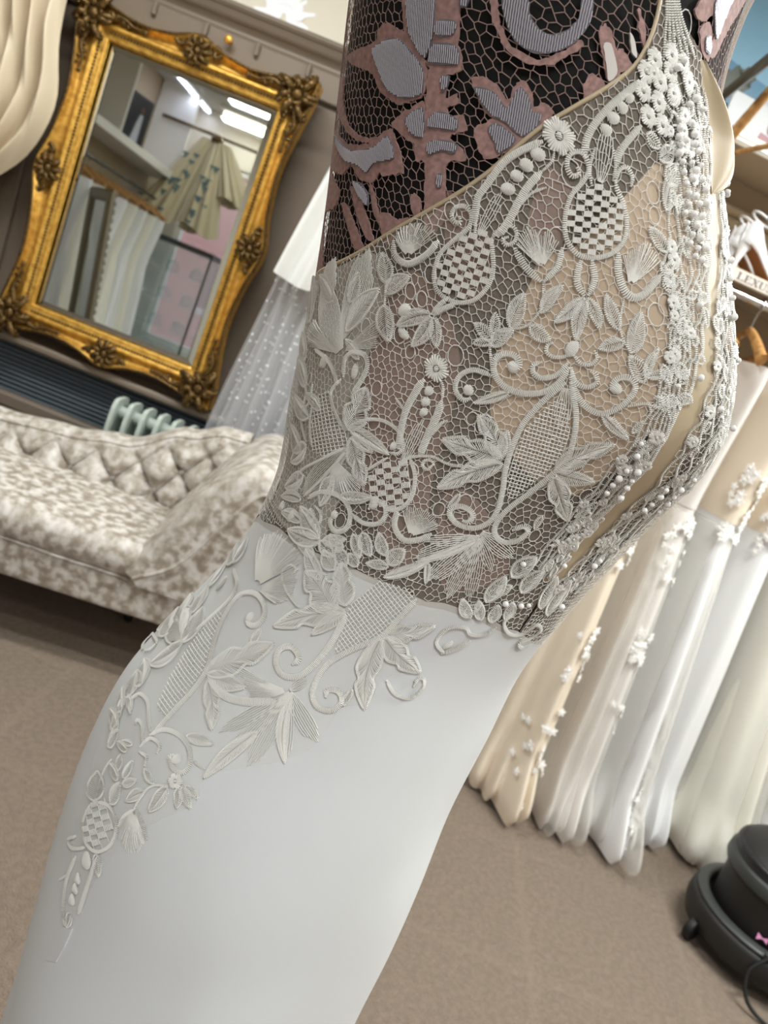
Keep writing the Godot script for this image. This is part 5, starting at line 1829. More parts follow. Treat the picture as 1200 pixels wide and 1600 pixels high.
func sofa() -> void:
	var t := thing("chaise_sofa", "buttoned chaise sofa in crushed silver velvet under the gilt mirror", "sofa", Vector3(-0.6, 0, -2.27))
	t.rotation.y = 0.15
	part("seat_rail", soft_box(Vector3(-2.05, 0.215, -0.62), Vector3(0.26, 0.34, 0.0), 0.02, 10), mats.velvet, t)
	part("seat_cushion", soft_box(Vector3(-2.02, 0.325, -0.52), Vector3(0.02, 0.445, 0.012), 0.055, 12, 0.02), mats.velvet, t)
	var piping := []
	for k in 40:
		piping.append(Vector3(lerpf(-2.02, 0.25, k / 39.0), 0.337, 0.004 + 0.002 * sin(k * 1.3)))
	part("seat_piping", tube(piping, 0.004, 7).mesh(), mats.velvet, t)
	for x in [-1.9, -0.06]:
		for z in [-0.40, -0.57]:
			part("leg", lathe([Vector2(0.0, 0.0), Vector2(0.014, 0.0), Vector2(0.018, 0.02), Vector2(0.012, 0.05), Vector2(0.026, 0.14), Vector2(0.030, 0.20), Vector2(0.0, 0.22)], 14).mesh(), mats.vacuum_black, t, Vector3(x, 0, z))
	# buttoned back
	var rows := 70
	var cols := 300
	var pts := PackedVector3Array()
	for r in rows:
		var f := float(r) / (rows - 1)
		for c in cols:
			var x := lerpf(-2.05, 0.14, float(c) / (cols - 1))
			var top := back_top(x)
			var y: float
			var z: float
			if f < 0.72:
				y = lerpf(0.34, top - 0.025, f / 0.72)
				var k := clampf((top - 0.03 - y) / 0.10, 0.0, 1.0) * clampf((y - 0.36) / 0.05, 0.0, 1.0)
				z = -0.455 - 0.06 * (f / 0.72) + lerpf(0.030, 0.075 * tuft(x, y) - 0.012, maxf(k, 0.0)) - 0.004
			else:
				var a := PI * (f - 0.72) / 0.28
				y = top - 0.025 + 0.028 * sin(a)
				z = -0.530 - 0.05 * (1.0 - cos(a)) + 0.030 * cos(a) * 0.5 + 0.022
			pts.append(Vector3(x, y, z))
	for c in cols:
		var x := lerpf(-2.05, 0.14, float(c) / (cols - 1))
		pts.append(Vector3(x, 0.30, -0.60))
	part("back", grid_mesh(pts, rows + 1, cols).mesh(), mats.velvet, t)
	var pp := []
	for k in 80:
		var x := lerpf(-2.05, 0.13, k / 79.0)
		pp.append(Vector3(x, back_top(x) - 0.018, -0.496))
	part("back_piping", tube(pp, 0.006, 7).mesh(), mats.velvet, t)
	var bm := Acc.new()
	ball(Vector3(0.011, 0.011, 0.006), Vector3.ZERO, bm, 12, 6)
	var button := bm.mesh()
	for i in range(-9, 7):
		for j in range(0, 5):
			var u := i + 0.5 * (j % 2)
			var x := u * 0.148 - 0.72
			var y := 0.425 + (x + 0.75) * 0.085 + 0.5 * j * 0.17
			if x < -2.0 or x > 0.05 or y > back_top(x) - 0.05 or y < 0.39:
				continue
			var f := (y - 0.34) / (back_top(x) - 0.025 - 0.34)
			part("button", button, mats.velvet, t, Vector3(x, y, -0.452 - 0.06 * f - 0.006))
	# flared arm: sweeps up from the seat to a rolled top, with a flat front panel below its piped edge
	var inner := curve([Vector3(-0.075, 0.37, 0), Vector3(-0.055, 0.42, 0), Vector3(-0.01, 0.50, 0), Vector3(0.05, 0.62, 0), Vector3(0.12, 0.735, 0), Vector3(0.20, 0.80, 0), Vector3(0.28, 0.80, 0), Vector3(0.33, 0.75, 0), Vector3(0.33, 0.66, 0), Vector3(0.29, 0.52, 0), Vector3(0.26, 0.42, 0), Vector3(0.25, 0.33, 0)], 5)
	var front := curve([Vector3(-0.036, 0.352, 0), Vector3(-0.02, 0.365, 0), Vector3(0.02, 0.39, 0), Vector3(0.076, 0.44, 0), Vector3(0.145, 0.56, 0), Vector3(0.20, 0.67, 0), Vector3(0.25, 0.74, 0), Vector3(0.29, 0.71, 0), Vector3(0.30, 0.64, 0), Vector3(0.28, 0.52, 0), Vector3(0.255, 0.42, 0), Vector3(0.245, 0.33, 0)], 5)
	var m := inner.size()
	var ap := PackedVector3Array()
	var zs := []
	for k in 22:
		zs.append([lerpf(-0.58, -0.03, k / 21.0), 0.0])
	zs.append_array([[-0.005, 0.12], [0.012, 0.32], [0.020, 0.62], [0.022, 1.0]])
	for e in zs:
		for k in m:
			var p: Vector3 = inner[k].lerp(front[k], e[1])
			ap.append(Vector3(p.x + 0.004 * sin(e[0] * 40.0 + p.y * 30.0) * (1.0 - e[1]), p.y, e[0]))
	part("arm", grid_mesh(ap, zs.size(), m).mesh(), mats.velvet, t)
	var panel := PackedVector2Array()
	for p in front:
		panel.append(Vector2(p.x, p.y))
	panel.append(Vector2(-0.02, 0.33))
	part("arm_front_panel", plate(panel, 0.012).mesh(), mats.velvet, t, Vector3(0, 0, 0.006))
	var ridge := []
	for k in mini(36, m):
		ridge.append(front[k] + Vector3(0, 0, 0.022))
	part("arm_piping", tube(ridge, 0.006, 7).mesh(), mats.velvet, t)

# cushion-like box with rounded edges and a crowned top
func soft_box(lo: Vector3, hi: Vector3, r: float, n: int, crown := 0.0) -> Mesh:
	var acc := Acc.new()
	var c := (lo + hi) * 0.5
	var h := (hi - lo) * 0.5
	for ax in 3:
		for sg in [-1.0, 1.0]:
			var u := (ax + 1) % 3
			var v := (ax + 2) % 3
			var nu := n + int(h[u] * 24.0)
			var nv := n + int(h[v] * 24.0)
			var pts := PackedVector3Array()
			for i in nu + 1:
				for j in nv + 1:
					var p := Vector3.ZERO
					p[ax] = sg * h[ax]
					p[u] = h[u] * sin(PI * 0.5 * (2.0 * i / nu - 1.0))
					p[v] = h[v] * sin(PI * 0.5 * (2.0 * j / nv - 1.0))
					var q := Vector3(clampf(p.x, -h.x + r, h.x - r), clampf(p.y, -h.y + r, h.y - r), clampf(p.z, -h.z + r, h.z - r))
					var d := p - q
					if d.length() > 1e-6:
						p = q + d.normalized() * minf(r, d.length() if d.length() < r else r)
					if crown > 0.0 and p.y > 0.0:
						p.y += crown * (1.0 - pow(p.z / h.z, 2)) * (0.7 + 0.3 * cos(p.x * 3.0))
					pts.append(c + p)
			var b := acc.v.size()
			grid_mesh(pts, nu + 1, nv + 1, false, acc)
			for i in range(b, acc.v.size()):
				if acc.n[i].dot(acc.v[i] - c) < 0.0:
					acc.n[i] = -acc.n[i]
	return acc.mesh()

# ------------------------------------------------------------------ gowns
# rx: half width along the rail, rz: half width across it, at shoulder, waist and hem
func gown_point(g: Dictionary, th: float, y: float) -> Vector3:
	var f: float = clampf((g.top - y) / (g.top - g.hem), 0.0, 1.0)
	var wy := 0.30
	var k := smoothstep(0.0, wy, f)
	var rx: float
	var rz: float
	if f < wy:
		rx = lerpf(0.035, g.wx, k)
		rz = lerpf(0.19, 0.15, k)
	else:
		var e := pow((f - wy) / (1.0 - wy), 0.85)
		rx = lerpf(g.wx, g.hx, e)
		rz = lerpf(0.15, g.hz, e)
	var low := clampf((f - 0.26) / 0.74, 0.0, 1.0)
	var pl: float = g.pleats
	var fold := 1.0 + (0.05 + 0.10 * low) * sin(th * pl + g.ph + 1.3 * sin(th * 2.0 + g.ph) + 0.5 * f) * smoothstep(0.2, 0.45, f)
	fold += 0.05 * low * sin(th * (pl * 2.3) + g.ph * 3.0)
	var puddle := smoothstep(0.84, 0.965, f) * (0.13 + 0.07 * sin(th * 11.0 + g.ph * 5.0) + 0.05 * sin(th * 17.0 + g.ph)) - 0.16 * smoothstep(0.97, 1.0, f)
	return Vector3(cos(th) * rx * (fold + puddle) + g.lean * low, y + (0.006 * sin(th * 7.0 + g.ph) * smoothstep(0.9, 1.0, f)), sin(th) * rz * (fold + puddle) + g.push * low)

func gown(called: String, label: String, cloth: Material, at: Transform3D, g: Dictionary, group: String) -> Node3D:
	var t := thing(called, label, "dress", at.origin, group)
	t.basis = at.basis
	var rows := 46
	var cols := 132
	var pts := PackedVector3Array()
	var bod := PackedVector3Array()
	for r in rows:
		var y: float = lerpf(g.top - 0.36 * (g.top - g.hem) * 0.78, g.hem, pow(float(r) / (rows - 1), 0.92))
		for c in cols:
			pts.append(gown_point(g, TAU * c / cols, y))
	part("skirt", grid_mesh(pts, rows, cols, true).mesh(), cloth, t)
	for r in 18:
		var y: float = lerpf(g.top, g.top - 0.37 * (g.top - g.hem) * 0.78, r / 17.0)
		for c in 48:
			var p := gown_point(g, TAU * c / 48.0, y)
			bod.append(p * Vector3(1.02, 1, 1.02))
	part("bodice", grid_mesh(bod, 18, 48, true).mesh(), mats.get(g.get("bodice", ""), cloth), t)
	if g.get("veil", false):
		var vp := PackedVector3Array()
		var g2 := g.duplicate()
		g2.ph = g.ph + 1.1
		g2.hx = g.hx * 1.04
		g2.hz = g.hz * 1.05
		g2.wx = g.wx * 1.06
		for r in rows:
			var y: float = lerpf(g.top - 0.30 * (g.top - g.hem), g.hem + 0.01, pow(float(r) / (rows - 1), 0.92))
			for c in cols:
				vp.append(gown_point(g2, TAU * c / cols, y) * Vector3(1.03, 1, 1.03))
		part("tulle_overskirt", grid_mesh(vp, rows, cols, true).mesh(), mats.gown_veil, t)
	for s in g.get("flowers", []):
		var a := Acc.new()
		for k in int(s[2]):
			var th: float = s[0] + rng.randf_range(-1, 1) * s[3]
			var y: float = s[1] + rng.randf_range(-1, 1) * s[4]
			var p := gown_point(g, th, y)
			var q := gown_point(g, th + 0.02, y)
			var w := gown_point(g, th, y + 0.01)
			var n := (w - p).cross(q - p).normalized()
			if n.dot(Vector3(p.x, 0, p.z)) < 0:
				n = -n
			var b := Basis(Quaternion(Vector3.BACK, n)) * Basis(Vector3.BACK, rng.randf() * TAU)
			var pr := rng.randf_range(0.012, 0.021)
			plate(ring2(20, func(t2: float) -> Vector2: return Vector2(cos(t2), sin(t2)) * pr * (0.72 + 0.28 * cos(5.0 * t2))), 0.003, a, Transform3D(b, p + n * 0.012 * g.get("lift", 1.0)))
			ball(Vector3.ONE * pr * 0.22, p + n * (0.012 * g.get("lift", 1.0) + 0.003), a, 6, 4)
		part("flower_applique", a.mesh(), mats.applique, t).set_meta("kind", "stuff")
	return t

func wood_hanger(label: String, at: Transform3D, group: String, half := 0.20, drop := 0.10) -> Node3D:
	var t := thing("coat_hanger", label, "hanger", at.origin, group)
	t.basis = at.basis
	# hangs in its own z-y plane from the origin (the rail)
	var arm := []
	var rr := []
	for k in 21:
		var s := k / 10.0 - 1.0
		arm.append(Vector3(0, -0.085 - drop * pow(absf(s), 1.25), s * half))
		rr.append(0.009 + 0.005 * absf(s))
	part("arms", tube(arm, rr, 10, null, 1.5).mesh(), mats.hanger_wood, t)
	part("hook", tube(curve([Vector3(0, -0.08, 0), Vector3(0, -0.035, 0), Vector3(0, -0.014, 0.016), Vector3(0, 0.014, 0.010), Vector3(0, 0.017, -0.008), Vector3(0, 0.0, -0.017)]), 0.0028, 7).mesh(), mats.chrome, t)
	return t

func gown_corner() -> void:
	var c := corner()
	# chrome rail and the two shelves
	var rl := thing("clothes_rail", "chrome clothes rail under the shoe shelf carrying the gowns", "rail", c * Vector3(1.1, 1.800, 0))
	rl.basis = c.basis
	part("tube", tube([Vector3(-1.5, 0, 0), Vector3(1.5, 0, 0)], 0.0135, 16).mesh(), mats.chrome, rl)
	part("joint", tube([Vector3(-0.975, 0, 0), Vector3(-0.955, 0, 0)], 0.0152, 16).mesh(), mats.chrome, rl)
	for x in [-1.3, 0.0, 1.3]:
		part("bracket", tube([Vector3(x, 0.01, 0), Vector3(x, 0.04, -0.02)], 0.006, 8).mesh(), mats.chrome, rl)
	var sh := thing("shoe_shelf", "long taupe shelf above the chrome rail with a lettered front edge", "shelf", c * Vector3(1.1, 1.842, 0))
	sh.basis = c.basis
	part("board", bbox(Vector3(3.1, 0.040, 0.39), 0.003), mats.shelf_taupe, sh, Vector3(0, 0, -0.165))
	part("label_strip", bbox(Vector3(3.0, 0.034, 0.003), 0.001), mats.label_card, sh, Vector3(0, 0.0, 0.0315))
	for x in [-1.10, 0.3]:
		var tm := TextMesh.new()
		tm.text = "LEXUS"
		var fo := SystemFont.new()
		fo.font_names = PackedStringArray(["Droid Serif"])
		fo.font_weight = 700
		tm.font = fo
		tm.font_size = 32
		tm.pixel_size = 0.0009
		tm.depth = 0.0008
		part("lettering", tm, mats.label_ink, sh, Vector3(x + 0.06, -0.001, 0.0334)).scale = Vector3(1.35, 1, 1)
	var up := thing("display_shelf", "white fronted display shelf with wedding photographs above the shoe shelf", "shelf", c * Vector3(1.1, 2.195, 0))
	up.basis = c.basis
	part("board", bbox(Vector3(3.1, 0.03, 0.31), 0.003), mats.shelf_taupe, up, Vector3(0, 0, -0.205))
	part("front_edge", bbox(Vector3(3.1, 0.036, 0.02), 0.005), mats.white_paint, up, Vector3(0, 0.003, -0.05))
	for y in [0.006, -0.006]:
		part("edge_bead", tube([Vector3(-1.55, y, -0.0395), Vector3(1.55, y, -0.0395)], 0.003, 6).mesh(), mats.white_paint, up)
	struct("trim_6", bbox(Vector3(3.1, 0.025, 0.03), 0.006), mats.tan_wall, c * Vector3(1.1, 2.09, -0.345), Vector3(0, CORNER_TURN, 0))
	for x in [-0.42, 0.75]:
		var dv := part("upright", bbox(Vector3(0.03, 0.33, 0.30), 0.004), mats.frame_wood, up, Vector3(x - 1.1 + 1.1, -0.18, -0.205))
	photographs(c)
	shoes(c)
	# gowns: position along the rail, cloth, shape
	var gs := [
		[-0.03, "gown_champagne", "champagne lace gown at the near end of the rail, flowers down its front", {"hx": 0.082, "hz": 0.24, "wx": 0.06, "pleats": 5.0, "ph": 0.4, "lean": 0.0, "push": 0.0, "veil": false, "bodice": "gown_blush", "flowers": [[1.3, 0.62, 14, 0.5, 0.10], [1.7, 0.30, 12, 0.5, 0.12], [1.1, 0.15, 10, 0.6, 0.08], [1.5, 1.0, 12, 0.5, 0.08]]}],
		[0.135, "gown_grey", "pale grey tulle gown with small flower sprigs next to the champagne gown", {"hx": 0.078, "hz": 0.25, "wx": 0.055, "pleats": 5.0, "ph": 2.0, "lean": 0.02, "push": 0.02, "veil": true, "flowers": [[1.6, 1.02, 22, 0.5, 0.10], [1.45, 0.70, 14, 0.16, 0.05], [1.2, 0.45, 6, 0.3, 0.05]]}],
		[0.3, "gown_white", "white tulle gown sprinkled with lace flowers towards its hem", {"hx": 0.085, "hz": 0.28, "wx": 0.055, "pleats": 4.0, "ph": 1.1, "lean": 0.05, "push": 0.03, "veil": true, "bodice": "gown_champagne", "flowers": [[1.5, 1.22, 40, 0.9, 0.12], [1.5, 0.48, 8, 0.2, 0.05], [1.45, 0.34, 10, 0.22, 0.05], [1.5, 0.20, 22, 0.35, 0.07], [1.35, 0.12, 16, 0.4, 0.05]]}],
		[0.465, "gown_white", "plain white gown with a beaded beige bodice and smooth skirt", {"hx": 0.08, "hz": 0.25, "wx": 0.055, "pleats": 3.0, "ph": 0.0, "lean": 0.07, "push": 0.0, "veil": false, "bodice": "gown_champagne", "flowers": [[1.5, 1.30, 46, 1.0, 0.14], [1.5, 1.14, 24, 0.9, 0.05]]}],
		[0.66, "gown_ivory", "full ivory tulle gown spreading over the carpet by the vacuum cleaner", {"hx": 0.115, "hz": 0.28, "wx": 0.06, "pleats": 4.0, "ph": 2.6, "lean": 0.12, "push": 0.02, "veil": true, "flowers": []}],
		[0.9, "gown_white", "narrow white gown with ribbon ties behind the full ivory gown", {"hx": 0.075, "hz": 0.20, "wx": 0.05, "pleats": 5.0, "ph": 3.3, "lean": 0.10, "push": 0.0, "veil": true, "flowers": []}],
		[1.12, "gown_blush", "blush satin gown on the far half of the chrome rail", {"hx": 0.085, "hz": 0.22, "wx": 0.055, "pleats": 5.0, "ph": 0.9, "lean": 0.06, "push": 0.0, "veil": false, "flowers": []}]]
	for k in gs.size():
		var s: Array = gs[k]
		var g: Dictionary = s[3]
		g.merge({"top": 1.62, "hem": 0.012})
		var at := Transform3D(c.basis, c * Vector3(s[0], 0, 0))
		gown("hanging_gown", s[2], mats[s[1]], at, g, "gowns on the chrome rail")
		wood_hanger("wooden hanger holding the %s" % s[2].split(" with")[0].split(" at ")[0].split(" on ")[0].split(" next")[0].split(" sprinkled")[0].split(" spreading")[0], Transform3D(c.basis * Basis(Vector3.UP, [0.15, -0.2, 0.1, 0.3, -0.1, 0.2, 0.0][k]), c * Vector3(s[0], 1.802, 0)), "hangers on the chrome rail", 0.19, 0.085)
	# empty hanger up by the photographs
	var eh := wood_hanger("empty wooden trouser hanger in front of the wedding photographs", Transform3D(c.basis, c * Vector3(-0.18, 2.455, 0.16)), "", 0.205, 0.20)
	part("trouser_bar", tube([Vector3(0, -0.325, -0.20), Vector3(0, -0.325, 0.20)], 0.0075, 8).mesh(), mats.hanger_wood, eh)
	for z in [-0.2, 0.2]:
		part("bar_end", tube([Vector3(0, -0.285, z), Vector3(0, -0.328, z)], 0.010, 8).mesh(), mats.hanger_wood, eh)
	part("cord", tube([Vector3(0, 0.016, 0), Vector3(0, CEIL - 2.455, 0)], 0.0012, 5).mesh(), mats.label_card, eh)
	var fa := thing("face_out_rail", "grey metal face-out rail reaching out from the wall across the wedding photographs", "bracket", c * Vector3(-0.16, 2.30, -0.36))
	fa.basis = c.basis
	var d := Vector3(-0.165, 0, 0.72)
	var am := Acc.new()
	tube([Vector3.ZERO, d * 0.5, d], 0.016, 4, am)
	part("bar", am.mesh(), mats.frame_metal, fa)
	part("end_cap", tube([d, d * 1.02 + Vector3(0, 0.03, 0)], 0.012, 8).mesh(), mats.frame_metal, fa)
	part("wall_plate", bbox(Vector3(0.05, 0.08, 0.008), 0.002), mats.frame_metal, fa, Vector3(0, 0, 0.004))

func photographs(c: Transform3D) -> void:
	# large bride by the sea
	var t := thing("wedding_photograph", "framed photograph of a bride in front of blue sky and sea", "picture", c * Vector3(0.0, 2.213, -0.27))
	t.basis = c.basis * Basis(Vector3.RIGHT, -0.06)
	part("backing", bbox(Vector3(0.44, 0.52, 0.012), 0.002), mats.photo_sky, t, Vector3(0, 0.26, 0))
	for e in [[Vector3(-0.235, 0.26, 0.006), Vector3(0.035, 0.58, 0.03)], [Vector3(0.235, 0.26, 0.006), Vector3(0.035, 0.58, 0.03)], [Vector3(0, 0.535, 0.006), Vector3(0.44, 0.035, 0.03)], [Vector3(0, 0.0, 0.006), Vector3(0.44, 0.035, 0.03)]]:
		part("frame", bbox(e[1], 0.005), mats.frame_wood, t, e[0])
	var sea := PackedVector2Array([Vector2(-0.215, 0.02), Vector2(0.215, 0.02), Vector2(0.215, 0.19), Vector2(-0.215, 0.25)])
	part("printed_sea", plate(sea, 0.0005).mesh(), mats.photo_sea, t, Vector3(0, 0, 0.0062))
	var body := PackedVector2Array([Vector2(-0.06, 0.02), Vector2(0.14, 0.02), Vector2(0.11, 0.20), Vector2(0.10, 0.27), Vector2(0.085, 0.31), Vector2(0.03, 0.32), Vector2(-0.015, 0.31), Vector2(-0.01, 0.22)])
	part("printed_gown", plate(body, 0.0006).mesh(), mats.photo_dress, t, Vector3(0, 0, 0.0068))
	var head := ring2(20, func(a: float) -> Vector2: return Vector2(0.035 + cos(a) * 0.024, 0.375 + sin(a) * 0.034))
	part("printed_head", plate(head, 0.0006).mesh(), mats.photo_skin, t, Vector3(0, 0, 0.0068))
	part("printed_neck", plate(PackedVector2Array([Vector2(0.022, 0.31), Vector2(0.046, 0.31), Vector2(0.044, 0.35), Vector2(0.026, 0.35)]), 0.0006).mesh(), mats.photo_skin, t, Vector3(0, 0, 0.0069))
	for s in [[-0.13, 0.19, 0.05], [-0.17, 0.13, 0.028], [-0.10, 0.22, 0.03]]:
		var bush := ring2(22, func(a: float) -> Vector2: return Vector2(s[0] + cos(a) * s[2] * (1.0 + 0.2 * sin(5.0 * a)), s[1] + sin(a) * s[2] * (0.9 + 0.2 * cos(7.0 * a))))
		part("printed_tree", plate(bush, 0.0006).mesh(), mats.photo_leaf, t, Vector3(0, 0, 0.0069))
	# smaller one in front
	var u := thing("wedding_photograph", "pale framed photograph of a woman in pink leaning in front of the seaside picture", "picture", c * Vector3(-0.03, 2.213, -0.20))
	u.basis = c.basis * Basis(Vector3.RIGHT, -0.05)
	part("backing", bbox(Vector3(0.24, 0.15, 0.008), 0.002), mats.photo_pale, u, Vector3(0, 0.075, 0))
	part("frame", bbox(Vector3(0.02, 0.17, 0.018), 0.004), mats.frame_wood, u, Vector3(0.125, 0.08, 0.002))
	part("printed_skirt", plate(PackedVector2Array([Vector2(0.0, 0.01), Vector2(0.075, 0.01), Vector2(0.06, 0.07), Vector2(0.015, 0.075)]), 0.0006).mesh(), mats.photo_pink, u, Vector3(0, 0, 0.0042))
	part("printed_head", plate(ring2(16, func(a: float) -> Vector2: return Vector2(0.045 + cos(a) * 0.016, 0.10 + sin(a) * 0.026)), 0.0006).mesh(), mats.photo_skin, u, Vector3(0, 0, 0.0043))
	part("printed_spot", plate(ring2(12, func(a: float) -> Vector2: return Vector2(-0.06 + cos(a) * 0.006, 0.04 + sin(a) * 0.006)), 0.0006).mesh(), mats.photo_dark, u, Vector3(0, 0, 0.0043))

# court shoe with a stiletto heel and ankle strap; toe towards +x
func make_shoe(called: String, label: String, at: Transform3D, group: String) -> void:
	var t := thing(called, label, "shoe", at.origin, group)
	t.basis = at.basis
	# sections from heel to toe: x, sole height, half width, wall height
	var sec := [[-0.105, 0.088, 0.006, 0.050], [-0.100, 0.086, 0.022, 0.066], [-0.080, 0.082, 0.030, 0.064], [-0.050, 0.068, 0.030, 0.040], [-0.015, 0.044, 0.028, 0.030], [0.02, 0.018, 0.032, 0.026], [0.05, 0.006, 0.037, 0.028], [0.08, 0.003, 0.034, 0.032], [0.105, 0.003, 0.022, 0.026], [0.118, 0.003, 0.005, 0.010]]
	var outer := PackedVector3Array()
	var m := 17
	for s in sec:
		for k in m:
			var a := PI * k / (m - 1.0)
			var close: float = 1.0 if s[0] > 0.06 else 0.0
			var y: float
			var z: float
			if close > 0.0:
				z = cos(a) * s[2]
				y = s[1] + sin(a) * s[3]
			else:
				var g := absf(2.0 * k / (m - 1.0) - 1.0)
				z = signf((m - 1.0) / 2.0 - k) * s[2] * (1.0 if g > 0.0 else 0.0)
				y = s[1] + s[3] * (1.0 - pow(1.0 - minf(1.0, (1.0 - absf(g)) * 0.0 + g), 1.0) * 0.0) * g
				z = s[2] * (2.0 * k / (m - 1.0) - 1.0) * -1.0
				z = signf(z) * minf(absf(z) * 1.8, s[2])
				y = s[1] + s[3] * smoothstep(0.45, 1.0, g)
			outer.append(Vector3(s[0], y, z))
	part("upper", grid_mesh(outer, sec.size(), m).mesh(), mats.shoe_satin, t)
	var sole := PackedVector3Array()
	for s in sec:
		for z in [-1.0, -0.4, 0.4, 1.0]:
			sole.append(Vector3(s[0], s[1] - 0.003, z * s[2]))
	part("sole", grid_mesh(sole, sec.size(), 4).mesh(), mats.shoe_lining, t)
	part("heel", tube([Vector3(-0.085, 0.083, 0), Vector3(-0.088, 0.06, 0), Vector3(-0.090, 0.03, 0), Vector3(-0.091, 0.0, 0)], [0.024, 0.014, 0.008, 0.0065], 10).mesh(), mats.shoe_satin, t)
	var strap := []
	for k in 25:
		var a := TAU * k / 24.0
		strap.append(Vector3(-0.068 + cos(a) * 0.036, 0.165 - 0.012 * cos(a), sin(a) * 0.028))
	part("ankle_strap", tube(strap, 0.004, 6).mesh(), mats.shoe_satin, t)
	part("buckle", bbox(Vector3(0.010, 0.012, 0.004), 0.001), mats.chrome, t, Vector3(-0.07, 0.165, 0.032))

func shoes(c: Transform3D) -> void:
	make_shoe("bridal_shoe", "white satin high heel with ankle strap on the shelf edge", Transform3D(c.basis * Basis(Vector3.UP, 0.05), c * Vector3(0.105, 1.862, -0.05)), "bridal shoes on the shelf")
	make_shoe("bridal_shoe", "white satin high heel standing behind its pair on the shelf", Transform3D(c.basis * Basis(Vector3.UP, 0.0), c * Vector3(0.13, 1.862, -0.155)), "bridal shoes on the shelf")
	make_shoe("bridal_shoe", "ivory high heel further along the shoe shelf", Transform3D(c.basis * Basis(Vector3.UP, -0.1), c * Vector3(0.52, 1.862, -0.08)), "bridal shoes on the shelf")

